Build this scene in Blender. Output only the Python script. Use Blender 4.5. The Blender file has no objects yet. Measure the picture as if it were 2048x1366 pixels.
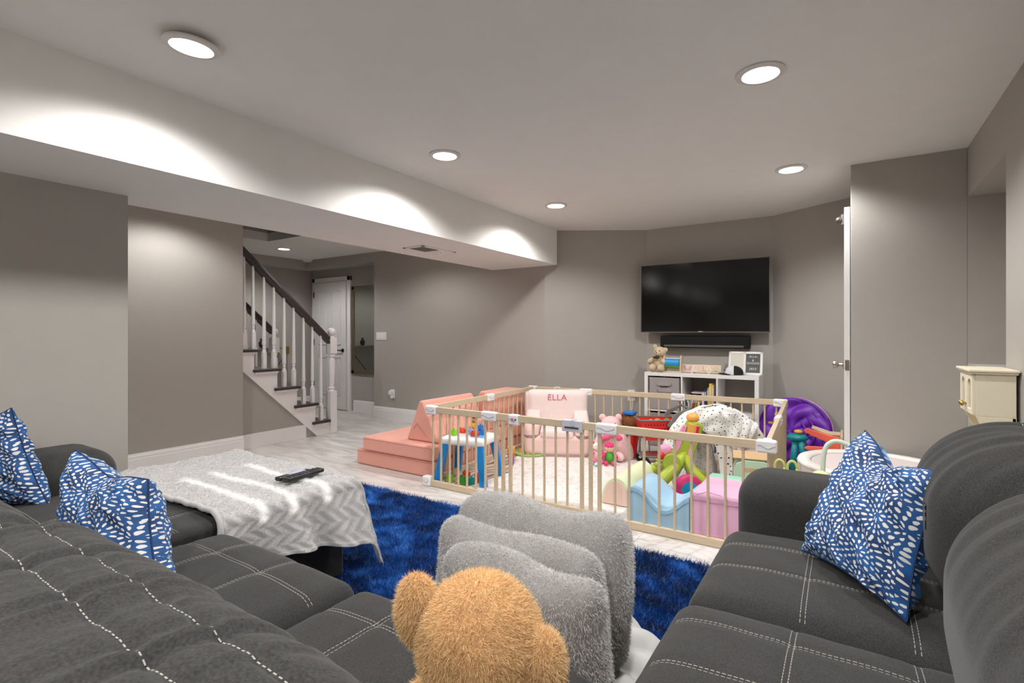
import bpy, bmesh, math, random
import numpy as np
from mathutils import Vector, Matrix, noise as mnoise
from math import sin, cos, pi, radians, sqrt, atan2, exp

random.seed(7); np.random.seed(7)
S = bpy.context.scene
COL = S.collection

# ---------------------------------------------------------------- camera
cam_d = bpy.data.cameras.new('camera'); cam = bpy.data.objects.new('camera', cam_d); COL.objects.link(cam)
cam.location = (0, 0, 1.18)
cam.rotation_euler = (radians(90), 0, math.atan2(666, 1024))
cam_d.sensor_width = 36; cam_d.lens = 18.0; cam_d.shift_y = -16/2048; cam_d.clip_start = .02
S.camera = cam

# ---------------------------------------------------------------- world, exposure
wd = bpy.data.worlds.new('world'); S.world = wd; wd.use_nodes = True
wd.node_tree.nodes['Background'].inputs[0].default_value = (.75, .85, 1, 1)
wd.node_tree.nodes['Background'].inputs[1].default_value = .6
S.view_settings.view_transform = 'Standard'; S.view_settings.look = 'None'
S.view_settings.gamma = 1; S.view_settings.use_curve_mapping = False
S.view_settings.exposure = 0.35
S.cycles.use_denoising = True
S.cycles.max_bounces = 8; S.cycles.diffuse_bounces = 5
S.cycles.sample_clamp_indirect = 4

# ---------------------------------------------------------------- lights: recessed downlights of the ceiling, with added fill lamps behind the camera
POWER = 12
def downlight_lamp(x, y, z, power=POWER, col=(1, .985, .975), angle=152, blend=.5, r=.055):
    d = bpy.data.lights.new('downlight_lamp', 'SPOT'); d.energy = power * 4; d.color = col
    d.spot_size = radians(angle); d.spot_blend = blend; d.shadow_soft_size = r
    o = bpy.data.objects.new('downlight_lamp', d); COL.objects.link(o); o.location = (x, y, z)
    return o
ROOM_LIGHTS = [(-2.13, .99), (-.31, 2.47), (-2.14, 2.505), (-.313, 4.018), (-2.15, 4.02), (-.31, .95), (-2.13, -.5), (-.31, -.6), (-2.13, -2.0), (-.31, -2.0)]  # the rear entries, behind the camera, are unseen lamps added as fill
HALL_LIGHTS = [(-6.31, 4.09), (-4.50, 2.05), (-4.25, 4.0), (-4.6, .2)]
for (x, y) in ROOM_LIGHTS: downlight_lamp(x - (.085 if x < -2 else 0), y, 2.285, power=POWER*(.78 if x < -2 and y < 1.5 else .95 if x < -2 else 1.12))   # left row's lamps sit off-centre to lower the bulkhead's shadow edge on the wall
for i, (x, y) in enumerate(HALL_LIGHTS): downlight_lamp(x, y, 2.285, power=POWER*(.75 if i == 0 else .6))

# daylight: a low sun from the right, reaching the room only through the small added window
sun = bpy.data.lights.new('sun', 'SUN'); sun.energy = 3.8; sun.angle = radians(.6); sun.color = (1, .98, .95)
so = bpy.data.objects.new('sun', sun); COL.objects.link(so); so.rotation_euler = Vector((2.93, 0, 1.36)).to_track_quat('Z', 'Y').to_euler()

# ---------------------------------------------------------------- helpers
LOC = {}
def thing(name, label, cat, loc=(0, 0, 0), rz=0, group=None):
    o = bpy.data.objects.new(name, None); COL.objects.link(o); o.location = loc; o.rotation_euler = (0, 0, rz)
    o.empty_display_size = .05
    o['label'] = label; o['category'] = cat
    if group: o['group'] = group
    LOC[o.name] = Vector(loc)
    return o
def tag(o, label, cat, group=None):
    o['label'] = label; o['category'] = cat
    if group: o['group'] = group
    return o
def struct(o): o['kind'] = 'structure'; return o
def stuff(o): o['kind'] = 'stuff'; return o

def dup(root, loc=None, rz=None, label=None, group=None):
    def cp(o, p):
        c = o.copy(); COL.objects.link(c); c.parent = p
        for ch in [x for x in o.children]: cp(ch, c)
        return c
    r = cp(root, None)
    if loc is not None: r.location = loc; LOC[r.name] = Vector(loc)
    if rz is not None: r.rotation_euler = (0, 0, rz)
    if label: r['label'] = label
    if group: r['group'] = group
    return r

class MB:
    """collects vertices and faces, then links them as one mesh object"""
    def __init__(s): s.v = []; s.f = []; s.uv = None
    def add(s, vs, fs):
        b = len(s.v); s.v += [tuple(p) for p in vs]; s.f += [tuple(b+i for i in f) for f in fs]; return s
    def box(s, a, b, m=None):
        x0, y0, z0 = a; x1, y1, z1 = b
        vs = [(x0,y0,z0),(x1,y0,z0),(x1,y1,z0),(x0,y1,z0),(x0,y0,z1),(x1,y0,z1),(x1,y1,z1),(x0,y1,z1)]
        if m is not None: vs = [tuple(m @ Vector(p)) for p in vs]
        return s.add(vs, [(0,3,2,1),(4,5,6,7),(0,1,5,4),(1,2,6,5),(2,3,7,6),(3,0,4,7)])
    def prism(s, pts, h0, h1, axis='z', m=None):
        n = len(pts)
        def P(p, h): return {'z': (p[0],p[1],h), 'y': (p[0],h,p[1]), 'x': (h,p[0],p[1])}[axis]
        vs = [P(p, h0) for p in pts] + [P(p, h1) for p in pts]
        if m is not None: vs = [tuple(m @ Vector(p)) for p in vs]
        fs = [tuple(range(n))[::-1], tuple(range(n, 2*n))] + [(i, (i+1) % n, n+(i+1) % n, n+i) for i in range(n)]
        return s.add(vs, fs)
    def tube(s, path, r, n=8, cap=True):
        path = [Vector(p) for p in path]; k = len(path)
        rs = r if isinstance(r, (list, tuple)) else [r]*k
        vs = []; up = None
        for i, p in enumerate(path):
            t = (path[min(i+1, k-1)] - path[max(i-1, 0)]).normalized()
            if up is None: up = Vector((0,0,1)) if abs(t.z) < .9 else Vector((1,0,0))
            a = t.cross(up).normalized(); b = a.cross(t).normalized(); up = b
            for j in range(n):
                th = 2*pi*j/n; vs.append(tuple(p + (a*cos(th) + b*sin(th))*rs[i]))
        fs = [(i*n+j, i*n+(j+1) % n, (i+1)*n+(j+1) % n, (i+1)*n+j) for i in range(k-1) for j in range(n)]
        if cap: fs += [tuple(range(n))[::-1], tuple(range((k-1)*n, k*n))]
        return s.add(vs, fs)
    def lathe(s, prof, c=(0,0,0), n=20, m=None):
        k = len(prof); vs = []
        for (r, z) in prof:
            for j in range(n):
                th = 2*pi*j/n; p = Vector((r*cos(th), r*sin(th), z))
                if m is not None: p = m @ p
                vs.append(tuple(p + Vector(c)))
        fs = [(i*n+j, i*n+(j+1) % n, (i+1)*n+(j+1) % n, (i+1)*n+j) for i in range(k-1) for j in range(n)]
        fs += [tuple(range(n))[::-1], tuple(range((k-1)*n, k*n))]
        return s.add(vs, fs)
    def ball(s, c, r, n=16, k=10, m=None):
        r = Vector(r) if not isinstance(r, (int, float)) else Vector((r, r, r))
        vs = []; 
        for i in range(1, k):
            ph = pi*i/k
            for j in range(n):
                th = 2*pi*j/n
                p = Vector((r.x*sin(ph)*cos(th), r.y*sin(ph)*sin(th), r.z*cos(ph)))
                if m is not None: p = m @ p
                vs.append(tuple(p + Vector(c)))
        t = Vector((0,0,r.z)); b = -t
        if m is not None: t = m @ t; b = m @ b
        vs += [tuple(t+Vector(c)), tuple(b+Vector(c))]
        T = len(vs)-2; B = T+1
        fs = [(i*n+j, (i+1)*n+j, (i+1)*n+(j+1) % n, i*n+(j+1) % n) for i in range(k-2) for j in range(n)]
        fs += [(T, j, (j+1) % n) for j in range(n)] + [(B, (k-2)*n+(j+1) % n, (k-2)*n+j) for j in range(n)]
        return s.add(vs, fs)
    def build(s, name, mat, parent=None, world=True, smooth=False, bevel=0, seg=2, sub=0, auto=None):
        me = bpy.data.meshes.new(name)
        V = np.array(s.v, dtype=np.float64)
        if parent is not None and world: 
            root = parent
            while root.parent: root = root.parent
            V = V - np.array(LOC.get(root.name, Vector((0,0,0))))
        me.from_pydata(V.tolist(), [], s.f)
        if s.uv is not None:
            ul = me.uv_layers.new(name='UV')
            li = np.empty(len(me.loops), dtype=np.int32); me.loops.foreach_get('vertex_index', li)
            ul.data.foreach_set('uv', np.array(s.uv, dtype=np.float32)[li].ravel())
        me.validate(); 
        bm = bmesh.new(); bm.from_mesh(me); bmesh.ops.recalc_face_normals(bm, faces=bm.faces) if len(bm.faces) < 60000 else None; bm.to_mesh(me); bm.free()
        o = bpy.data.objects.new(name, me); COL.objects.link(o)
        if parent is not None: o.parent = parent
        if mat is not None:
            for mm in (mat if isinstance(mat, list) else [mat]): me.materials.append(mm)
        if smooth: me.polygons.foreach_set('use_smooth', [True]*len(me.polygons))
        if bevel:
            b = o.modifiers.new('bevel', 'BEVEL'); b.width = bevel; b.segments = seg; b.limit_method = 'ANGLE'; b.angle_limit = radians(40)
            if seg > 1: me.polygons.foreach_set('use_smooth', [True]*len(me.polygons)); b.harden_normals = True
        if sub:
            m = o.modifiers.new('sub', 'SUBSURF'); m.levels = sub; m.render_levels = sub
        if auto is not None:
            me.polygons.foreach_set('use_smooth', [True]*len(me.polygons))
            me.set_sharp_from_angle(angle=radians(auto))
        return o

def cbox(name, mat, a, b, parent=None, bevel=.004, seg=2, **k):
    return MB().box(a, b).build(name, mat, parent, bevel=bevel, seg=seg, **k)

def puff(half, r, n=20, f=None):
    """rounded box as one smooth mesh; f deforms an (N,3) array of points"""
    hx, hy, hz = half; M_ = MB(); V = []; F = []
    lin = np.linspace(-1, 1, n+1)
    for ax in range(3):
        for sg in (-1, 1):
            U, W = np.meshgrid(lin, lin, indexing='ij'); b = len(V)
            p = np.zeros((n+1, n+1, 3)); o = [i for i in range(3) if i != ax]
            p[..., ax] = sg; p[..., o[0]] = U; p[..., o[1]] = W
            V += p.reshape(-1, 3).tolist()
            for i in range(n):
                for j in range(n):
                    q = (b+i*(n+1)+j, b+(i+1)*(n+1)+j, b+(i+1)*(n+1)+j+1, b+i*(n+1)+j+1)
                    F.append(q if (sg > 0) == (ax != 1) else q[::-1])
    V = np.array(V)
    key = np.round(V*1e5).astype(np.int64); _, idx, inv = np.unique(key, axis=0, return_index=True, return_inverse=True)
    inv = inv.ravel(); V = V[idx]; F = [tuple(int(inv[i]) for i in f_) for f_ in F]
    h = np.array(half); P = V*h; Q = np.clip(P, -(h-r), h-r); D = P-Q; L = np.linalg.norm(D, axis=1, keepdims=True); L[L < 1e-9] = 1
    P = np.where(np.abs(D).sum(1, keepdims=True) > 1e-9, Q + D/L*r, P)
    if f is not None: P = f(P)
    M_.v = P.tolist(); M_.f = F
    return M_

def vnoise(P, sc=1., seed=0):
    return np.array([mnoise.noise(Vector((p[0]*sc+seed*7.1, p[1]*sc-seed*3.3, p[2]*sc+seed))) for p in P])

def grid(fn, nu, nv, thick=0, uvs=(1, 1)):
    """sheet from fn(u,v)->xyz; thick>0 gives it a back side"""
    m = MB(); us = np.linspace(0, 1, nu+1); vs_ = np.linspace(0, 1, nv+1)
    P = np.array([[fn(u, v) for v in vs_] for u in us]); m.v = P.reshape(-1, 3).tolist()
    m.uv = [(u*uvs[0], v*uvs[1]) for u in us for v in vs_]
    W = nv+1
    m.f = [(i*W+j, (i+1)*W+j, (i+1)*W+j+1, i*W+j+1) for i in range(nu) for j in range(nv)]
    if thick:
        du = np.gradient(P, axis=0); dv = np.gradient(P, axis=1); N = np.cross(du, dv); N /= (np.linalg.norm(N, axis=2, keepdims=True)+1e-9)
        B = (P - N*thick).reshape(-1, 3).tolist(); k = len(m.v); m.v += B; m.uv += m.uv
        m.f += [tuple(k+q for q in f)[::-1] for f in m.f]
        edge = [(i, 0) for i in range(nu)] + [(nu, j) for j in range(nv)] + [(i, nv) for i in range(nu, 0, -1)] + [(0, j) for j in range(nv, 0, -1)]
        idx = [i*W+j for i, j in edge]
        m.f += [(idx[i], idx[(i+1) % len(idx)], k+idx[(i+1) % len(idx)], k+idx[i])[::-1] for i in range(len(idx))]
    return m

def fur(src, name, mat, n, length, width, parent, lean=(0, 0, 0), jit=.5, cond=None, seed=1, stiff=.35):
    """short tapering blades over the surface of src, one mesh, kind stuff"""
    dg = bpy.context.evaluated_depsgraph_get(); dg.update(); ev = src.evaluated_get(dg); me = ev.to_mesh(); me.calc_loop_triangles()
    T = len(me.loop_triangles); tri = np.empty(T*3, dtype=np.int32); me.loop_triangles.foreach_get('vertices', tri); tri = tri.reshape(-1, 3)
    co = np.empty(len(me.vertices)*3, dtype=np.float32); me.vertices.foreach_get('co', co); co = co.reshape(-1, 3)
    ev.to_mesh_clear()
    rng = np.random.RandomState(seed)
    A, B, C = co[tri[:, 0]], co[tri[:, 1]], co[tri[:, 2]]
    Nn = np.cross(B-A, C-A); ar = np.linalg.norm(Nn, axis=1); Nn = Nn/(ar[:, None]+1e-12)
    if cond is not None:
        ar = ar*cond((A+B+C)/3, Nn)
    ti = rng.choice(T, size=n, p=ar/ar.sum())
    a = rng.rand(n, 1); b = rng.rand(n, 1); fl = (a+b) > 1; a = np.where(fl, 1-a, a); b = np.where(fl, 1-b, b)
    P = A[ti] + (B[ti]-A[ti])*a + (C[ti]-A[ti])*b; N = Nn[ti]
    cl = np.stack([np.sin(P[:, 0]*41+P[:, 2]*23)+np.sin(P[:, 1]*57), np.sin(P[:, 1]*37+P[:, 0]*19)+np.cos(P[:, 2]*51), np.cos(P[:, 2]*33+P[:, 1]*29)], axis=1)*.25
    D = N*stiff + np.array(lean) + rng.randn(n, 3)*jit*.5 + cl*jit; D = D + N*np.clip(.12-(D*N).sum(1, keepdims=True), 0, 1); D /= np.linalg.norm(D, axis=1, keepdims=True)
    L = length*(.55+.75*rng.rand(n, 1)); W = np.cross(D, rng.randn(n, 3)); W /= np.linalg.norm(W, axis=1, keepdims=True); W *= width*.5
    V = np.empty((n, 3, 3)); V[:, 0] = P-W-N*.001; V[:, 1] = P+W-N*.001; V[:, 2] = P+D*L
    m = bpy.data.meshes.new(name); m.vertices.add(n*3); m.vertices.foreach_set('co', V.astype(np.float32).ravel())
    m.loops.add(n*3); m.loops.foreach_set('vertex_index', np.arange(n*3, dtype=np.int32)); m.polygons.add(n)
    m.polygons.foreach_set('loop_start', np.arange(0, n*3, 3, dtype=np.int32)); m.polygons.foreach_set('loop_total', np.full(n, 3, dtype=np.int32))
    m.update(calc_edges=True); m.materials.append(mat)
    o = bpy.data.objects.new(name, m); COL.objects.link(o); o.parent = parent
    return stuff(o)

# ---------------------------------------------------------------- materials
def lin(h):
    h = h.lstrip('#'); c = [int(h[i:i+2], 16)/255 for i in (0, 2, 4)]
    return tuple(x/12.92 if x <= .04045 else ((x+.055)/1.055)**2.4 for x in c) + (1,)
def mat(name, col, rough=.6, metal=0, var=0, vscale=8, bump=0, bscale=80, sheen=0, emit=None, es=0, spec=None, coat=0, stretch=None, trans=0):
    m = bpy.data.materials.new(name); m.use_nodes = True; nt = m.node_tree; b = nt.nodes['Principled BSDF']
    c = lin(col) if isinstance(col, str) else tuple(col)+(1,)
    b.inputs['Base Color'].default_value = c; b.inputs['Roughness'].default_value = rough; b.inputs['Metallic'].default_value = metal
    if sheen: b.inputs['Sheen Weight'].default_value = sheen; b.inputs['Sheen Roughness'].default_value = .4
    if spec is not None: b.inputs['Specular IOR Level'].default_value = spec
    if coat: b.inputs['Coat Weight'].default_value = coat; b.inputs['Coat Roughness'].default_value = .1
    if trans: b.inputs['Transmission Weight'].default_value = trans
    if emit: b.inputs['Emission Color'].default_value = lin(emit); b.inputs['Emission Strength'].default_value = es
    tc = nt.nodes.new('ShaderNodeTexCoord'); src = tc.outputs['Object']
    if stretch:
        mp = nt.nodes.new('ShaderNodeMapping'); mp.inputs['Scale'].default_value = stretch; nt.links.new(src, mp.inputs[0]); src = mp.outputs[0]
    n = nt.nodes.new('ShaderNodeTexNoise'); n.inputs['Scale'].default_value = vscale; n.inputs['Detail'].default_value = 4; nt.links.new(src, n.inputs[0])
    mx = nt.nodes.new('ShaderNodeMix'); mx.data_type = 'RGBA'
    v = max(var, .03)
    mx.inputs[6].default_value = tuple(x*(1-v) for x in c[:3])+(1,); mx.inputs[7].default_value = tuple(min(1, x*(1+v)) for x in c[:3])+(1,)
    nt.links.new(n.outputs[0], mx.inputs[0]); nt.links.new(mx.outputs[2], b.inputs['Base Color'])
    if bump:
        n2 = nt.nodes.new('ShaderNodeTexNoise'); n2.inputs['Scale'].default_value = bscale; n2.inputs['Detail'].default_value = 3; nt.links.new(src, n2.inputs[0])
        bp = nt.nodes.new('ShaderNodeBump'); bp.inputs['Strength'].default_value = bump; bp.inputs['Distance'].default_value = .004
        nt.links.new(n2.outputs[0], bp.inputs['Height']); nt.links.new(bp.outputs[0], b.inputs['Normal'])
    return m
def ramp(nt, fac, stops):
    r = nt.nodes.new('ShaderNodeValToRGB'); e = r.color_ramp.elements
    while len(e) < len(stops): e.new(.5)
    for el, (p, c) in zip(e, stops): el.position = p; el.color = lin(c) if isinstance(c, str) else c
    nt.links.new(fac, r.inputs[0]); return r.outputs[0]
def mth(nt, op, *a):
    n = nt.nodes.new('ShaderNodeMath'); n.operation = op
    for i, x in enumerate(a):
        if isinstance(x, (int, float)): n.inputs[i].default_value = x
        else: nt.links.new(x, n.inputs[i])
    return n.outputs[0]

WALL = mat('warm_grey_wall_paint', '#aaa59e', .75, bump=.05, bscale=300, var=.02)
CEIL = mat('white_ceiling_paint', '#e9e7e3', .85, bump=.03, bscale=300, var=.01)
TRIMW = mat('white_trim_gloss', '#ece9e8', .35, var=.01)
DARKW = mat('espresso_stained_wood', '#3a3231', .35, var=.2, vscale=14, stretch=(1, 8, 1), bump=.1)
WOOD = mat('pale_natural_pine', '#cfba9c', .5, var=.16, vscale=9, stretch=(3, 3, 14), bump=.08)
WOODH = mat('pale_pine_rail', '#cfbb9e', .5, var=.2, vscale=6, stretch=(1.2, 14, 14), bump=.08)
WPL = mat('white_plastic', '#eceaea', .35)
STEEL = mat('brushed_nickel', '#b5aca2', .28, metal=1)
GOLD = mat('antique_gold', '#b59c5c', .35, metal=1, var=.2, vscale=30)
BLACKG = mat('black_gloss_screen', '#060607', .12, spec=.5, var=.01)
BLACK = mat('black_plastic', '#121214', .4)
BLACKM = mat('black_speaker_cloth', '#0c0b0c', .9, bump=.3, bscale=600)
GREYM = mat('dark_silver', '#55504c', .5, metal=.5)
CHAR = mat('charcoal_microsuede', '#3a3938', .95, var=.95, vscale=330, bump=.18, bscale=900, sheen=.12, spec=.2)
CHARS = mat('charcoal_seat_microsuede', '#3b3a39', .95, var=.95, vscale=330, bump=.18, bscale=900, sheen=.12, spec=.2)
THREAD = mat('pale_grey_thread', '#a5a19b', .8)

def floor_material():
    m = bpy.data.materials.new('white_veined_porcelain'); m.use_nodes = True; nt = m.node_tree; b = nt.nodes['Principled BSDF']
    g = nt.nodes.new('ShaderNodeNewGeometry'); mp = nt.nodes.new('ShaderNodeMapping'); mp.inputs['Rotation'].default_value = (0, 0, radians(-28)); mp.inputs['Scale'].default_value = (.55, 3.2, 1)
    nt.links.new(g.outputs['Position'], mp.inputs[0])
    n = nt.nodes.new('ShaderNodeTexNoise'); n.inputs['Scale'].default_value = 1.5; n.inputs['Detail'].default_value = 7; n.inputs['Roughness'].default_value = .55; n.inputs['Distortion'].default_value = 1.1
    nt.links.new(mp.outputs[0], n.inputs[0])
    v = mth(nt, 'ABSOLUTE', mth(nt, 'SUBTRACT', n.outputs[0], .5))
    vein = ramp(nt, v, [(0, '#c3beb9'), (.02, '#d3cfcb'), (.06, '#dedbd8'), (.2, '#e4e2df')])
    n2 = nt.nodes.new('ShaderNodeTexNoise'); n2.inputs['Scale'].default_value = .9; n2.inputs['Detail'].default_value = 3; nt.links.new(mp.outputs[0], n2.inputs[0])
    cl = ramp(nt, n2.outputs[0], [(.3, '#e0dcd8'), (.6, '#ffffff')])
    mx = nt.nodes.new('ShaderNodeMix'); mx.data_type = 'RGBA'; mx.blend_type = 'MULTIPLY'; mx.inputs[0].default_value = .8
    nt.links.new(vein, mx.inputs[6]); nt.links.new(cl, mx.inputs[7]); nt.links.new(mx.outputs[2], b.inputs['Base Color'])
    b.inputs['Roughness'].default_value = .28; b.inputs['Specular IOR Level'].default_value = .45
    return m
TILE = floor_material()
GROUT = mat('pale_grout', '#d6d2ce', .9)

# ---------------------------------------------------------------- structure
H = 2.32
def wall_poly(name, pts, z0, z1, th=.1, side=1, m=None):
    """upright slab along a polyline, its face on the line and its thickness to one side"""
    b = MB()
    for (a, c) in zip(pts[:-1], pts[1:]):
        a = Vector(a); c = Vector(c); n = Vector((-(c-a).y, (c-a).x)).normalized()*th*side
        b.prism([(a.x, a.y), (c.x, c.y), (c.x+n.x, c.y+n.y), (a.x+n.x, a.y+n.y)], z0, z1)
    return struct(b.build(name, m or WALL))

# ground slab with the tiles as its pieces
floor = struct(cbox('floor', GROUT, (-8.2, -3.2, -.08), (1.6, 6.2, -.004), bevel=0))
tm = None; TW, TL = .6, 1.2
for i in range(-14, 3):
    for j in range(-3, 6):
        x0 = i*TW + .2; y0 = j*TL + (.6 if i % 2 else 0) - .1
        if x0 > 1. or y0 > 6 or x0 < -7.6: continue
        if tm is None:
            t = MB().box((0, 0, -.006), (TW-.0015, TL-.0015, 0)).build('tile', TILE, floor, world=False, bevel=.0012, seg=1); tm = t.data
        else:
            t = t.copy(); COL.objects.link(t)
        t.location = (x0, y0, 0)

# walls (faces towards the room); angled bay at the television
back = [(-5.53, 4.96), (-2.79, 4.96), (-1.83, 5.535), (-.585, 5.535), (.035, 5.14), (.45, 4.88), (.45, 4.2)]
wall_poly('wall_back', back, 0, H, th=.12, side=1)
struct(cbox('wall_block', WALL, (.033, 4.155, 0), (.63, 4.9, H), bevel=.003))
# right wall with a blank recess and an opening for the added window
rw = MB()
rw.box((.63, 4.155, 0), (.93, 4.3, H)); rw.box((.63, 3.26, 2.02), (.93, 4.155, H)); rw.box((.63, 3.26, 0), (.93, 4.155, .995)); rw.box((.90, 3.26, .99), (.96, 4.155, 2.03)); rw.box((.63, -3.1, 0), (.93, 1.04, H)); rw.box((.63, 1.60, 0), (.93, 3.26, H)); rw.box((.63, 1.04, 0), (.93, 1.60, 1.62)); rw.box((.63, 1.04, 2.16), (.93, 1.60, H))
struct(rw.build('wall_right', WALL))
# added unseen window beside the sofa; blind gaps placed to cast bands on the blanket
wf = MB()
for a, b in [((.86, 1.04, 1.62), (.92, 1.07, 2.16)), ((.86, 1.57, 1.62), (.92, 1.60, 2.16)), ((.86, 1.04, 1.62), (.92, 1.60, 1.66)), ((.86, 1.04, 2.12), (.92, 1.60, 2.16))]: wf.box(a, b)
added_win = struct(wf.build('added_window', TRIMW, bevel=.003))
ADDED_BLIND = mat('added_blind_white', '#dedcd8', .8)
for y0_, y1_ in ((1.04, 1.135), (1.165, 1.265), (1.30, 1.425), (1.46, 1.60)):
    MB().box((.80, y0_, 1.62), (.806, y1_, 2.16)).build('added_blind_slat', ADDED_BLIND, added_win)
# left walls
struct(cbox('wall_left', WALL, (-3.62, -3.1, 0), (-3.28, 1.20, 2.2), bevel=.002))
struct(cbox('wall_alcove', WALL, (-5.15, -.4, 0), (-5.0, 2.80, H+.1), bevel=.002))
struct(cbox('wall_alcove_end', WALL, (-5.1, -.5, 0), (-3.5, -.4, H), bevel=0))
struct(cbox('wall_rear', WALL, (-3.4, -3.2, 0), (.9, -3.1, H), bevel=0))
# hall walls
struct(cbox('wall_hall_left', WALL, (-7.5, -1.2, 0), (-7.30, 5.4, 2.19), bevel=0))
struct(cbox('wall_hall_back', WALL, (-7.4, 5.22, 0), (-5.3, 5.34, 2.19), bevel=0))
struct(cbox('wall_hall_side', WALL, (-5.53, 5.02, 0), (-5.45, 5.3, 2.19), bevel=0))
hd = MB(); hd.box((-7.4, 4.96, 2.185), (-5.531, 5.3, H)); hd.box((-7.5, -1.2, 2.185), (-7.07, 4.96, H))
struct(hd.build('trim_header', WALL))
struct(cbox('wall_hall_rear', WALL, (-7.5, -1.3, 0), (-5.1, -1.2, 4), bevel=0))
# ceilings
ce = MB(); ce.box((-2.64, -3.2, H), (1.2, 6.0, H+.1)); ce.box((-5.15, -.6, H), (-2.64, 5.2, H+.1)); ce.box((-7.6, 3.67, H), (-5.15, 5.6, H+.1)); ce.box((-7.6, -1.3, H), (-5.98, 3.67, H+.1))
struct(ce.build('ceiling', CEIL))
sw = MB(); sw.box((-6.05, 3.67, H+.1), (-5.1, 3.75, 4)); sw.box((-6.06, -1.2, H+.1), (-5.98, 3.67, 4)); sw.box((-5.15, -1.2, H+.1), (-5.1, 3.67, 4)); sw.box((-6.3, -1.3, 4), (-5.1, 3.8, 4.1))
struct(sw.build('wall_stairwell', WALL))
# soffit: face towards the room and underside
struct(cbox('ceiling_soffit', CEIL, (-3.50, -3.1, 1.93), (-2.64, 4.96, H), bevel=0))

# baseboards
def baseboard(name, p, q, side, h=.17, t=.016):
    p = Vector(p).to_3d(); q = Vector(q).to_3d(); d = (q-p).normalized(); n = Vector((-d.y, d.x, 0))*side
    prof = [(0, 0), (t, 0), (t, h*.72), (t*.8, h*.75), (t*.8, h*.86), (t*.45, h*.93), (t*.3, h), (0, h)]
    m = MB(); k = len(prof)
    vs = [tuple(p+n*a+Vector((0, 0, b))) for a, b in prof] + [tuple(q+n*a+Vector((0, 0, b))) for a, b in prof]
    m.add(vs, [tuple(range(k)), tuple(range(k, 2*k))[::-1]] + [(i, (i+1) % k, k+(i+1) % k, k+i) for i in range(k)])
    return struct(m.build(name, TRIMW))
baseboard('baseboard_back', (-5.53, 4.96), (-2.79, 4.96), -1)
baseboard('baseboard_angle', (-2.79, 4.96), (-1.83, 5.535), -1)
baseboard('baseboard_screen', (-1.83, 5.535), (-.585, 5.535), -1)
baseboard('baseboard_right', (-.585, 5.535), (-.0, 5.16), -1)
baseboard('baseboard_alcove', (-5.0, -.4), (-5.0, 2.80), -1)
baseboard('baseboard_hall', (-6.26, 5.22), (-5.53, 5.22), -1)
baseboard('baseboard_side', (-5.53, 5.22), (-5.53, 4.96), -1)
baseboard('baseboard_left', (-3.28, -3.1), (-3.28, 1.20), -1)
baseboard('baseboard_block', (.033, 4.155), (.63, 4.155), -1)
baseboard('baseboard_hall_left', (-7.30, -1.2), (-7.30, 5.22), -1)

# downlight fittings
LAMP = mat('lit_lamp_glass', '#ffffff', .4, emit='#fff6ea', es=9)
RIM = mat('white_lamp_rim', '#d9d5d0', .4)
def downlight(x, y, z, label, tilt=0):
    t = thing('recessed_downlight', label, 'ceiling light', (x, y, z), group=None)
    R = Matrix.Rotation(tilt, 3, 'Y')
    MB().lathe([(.098, 0.002), (.1, -.006), (.09, -.012), (.076, -.012), (.07, .0), (.068, .012)], n=40, m=R).build('rim', RIM, t, world=False, auto=50)
    MB().lathe([(.0, -.004), (.05, -.0055), (.069, -.003), (.069, .004), (0, .004)], n=32, m=R).build('lens', LAMP, t, world=False, smooth=True)
    return t
NAMES = ['large recessed ceiling light at the upper left, its rim hanging loose', 'recessed ceiling light nearest the right wall, at the upper right',
 'middle recessed ceiling light of the row beside the white bulkhead', 'small far recessed ceiling light in front of the door corner', 'farthest recessed ceiling light of the row beside the bulkhead',
 'recessed ceiling light above the blue cushion sofa', 'added fill light behind the camera by the bulkhead', 'added fill light behind the camera above the right sofa', 'rearmost added fill light by the bulkhead', 'rearmost added fill light by the right wall']
for i, ((x, y), nm) in enumerate(zip(ROOM_LIGHTS, NAMES)):
    if i < 5: downlight(x, y, H-(.02 if i == 0 else 0), nm, tilt=radians(5) if i == 0 else 0)
downlight(HALL_LIGHTS[0][0], HALL_LIGHTS[0][1], H, 'small recessed ceiling light in the hallway above the stairs')

# ================================================================ lettering helper
def text(name, s, size, mat_, parent, M, extrude=.002, align='CENTER', world=True, space=1.0):
    c = bpy.data.curves.new(name, 'FONT'); c.body = s; c.size = size; c.extrude = extrude; c.align_x = align; c.align_y = 'CENTER'; c.space_character = space
    t = bpy.data.objects.new(name, c); COL.objects.link(t)
    dg = bpy.context.evaluated_depsgraph_get(); dg.update()
    me = bpy.data.meshes.new_from_object(t.evaluated_get(dg)); bpy.data.objects.remove(t)
    me.name = name
    o = bpy.data.objects.new(name, me); COL.objects.link(o); me.materials.clear(); me.materials.append(mat_)
    if parent is not None:
        if world:
            root = parent
            while root.parent: root = root.parent
            M = Matrix.Translation(-LOC[root.name]) @ M
        o.parent = parent
    me.transform(M); return o
def face_m(loc, yaw=0, pitch=90, roll=0):
    """lettering frame: upright, reading from -Y when yaw = 0"""
    return Matrix.Translation(loc) @ Matrix.Rotation(radians(yaw), 4, 'Z') @ Matrix.Rotation(radians(pitch), 4, 'X') @ Matrix.Rotation(radians(roll), 4, 'Z')

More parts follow.
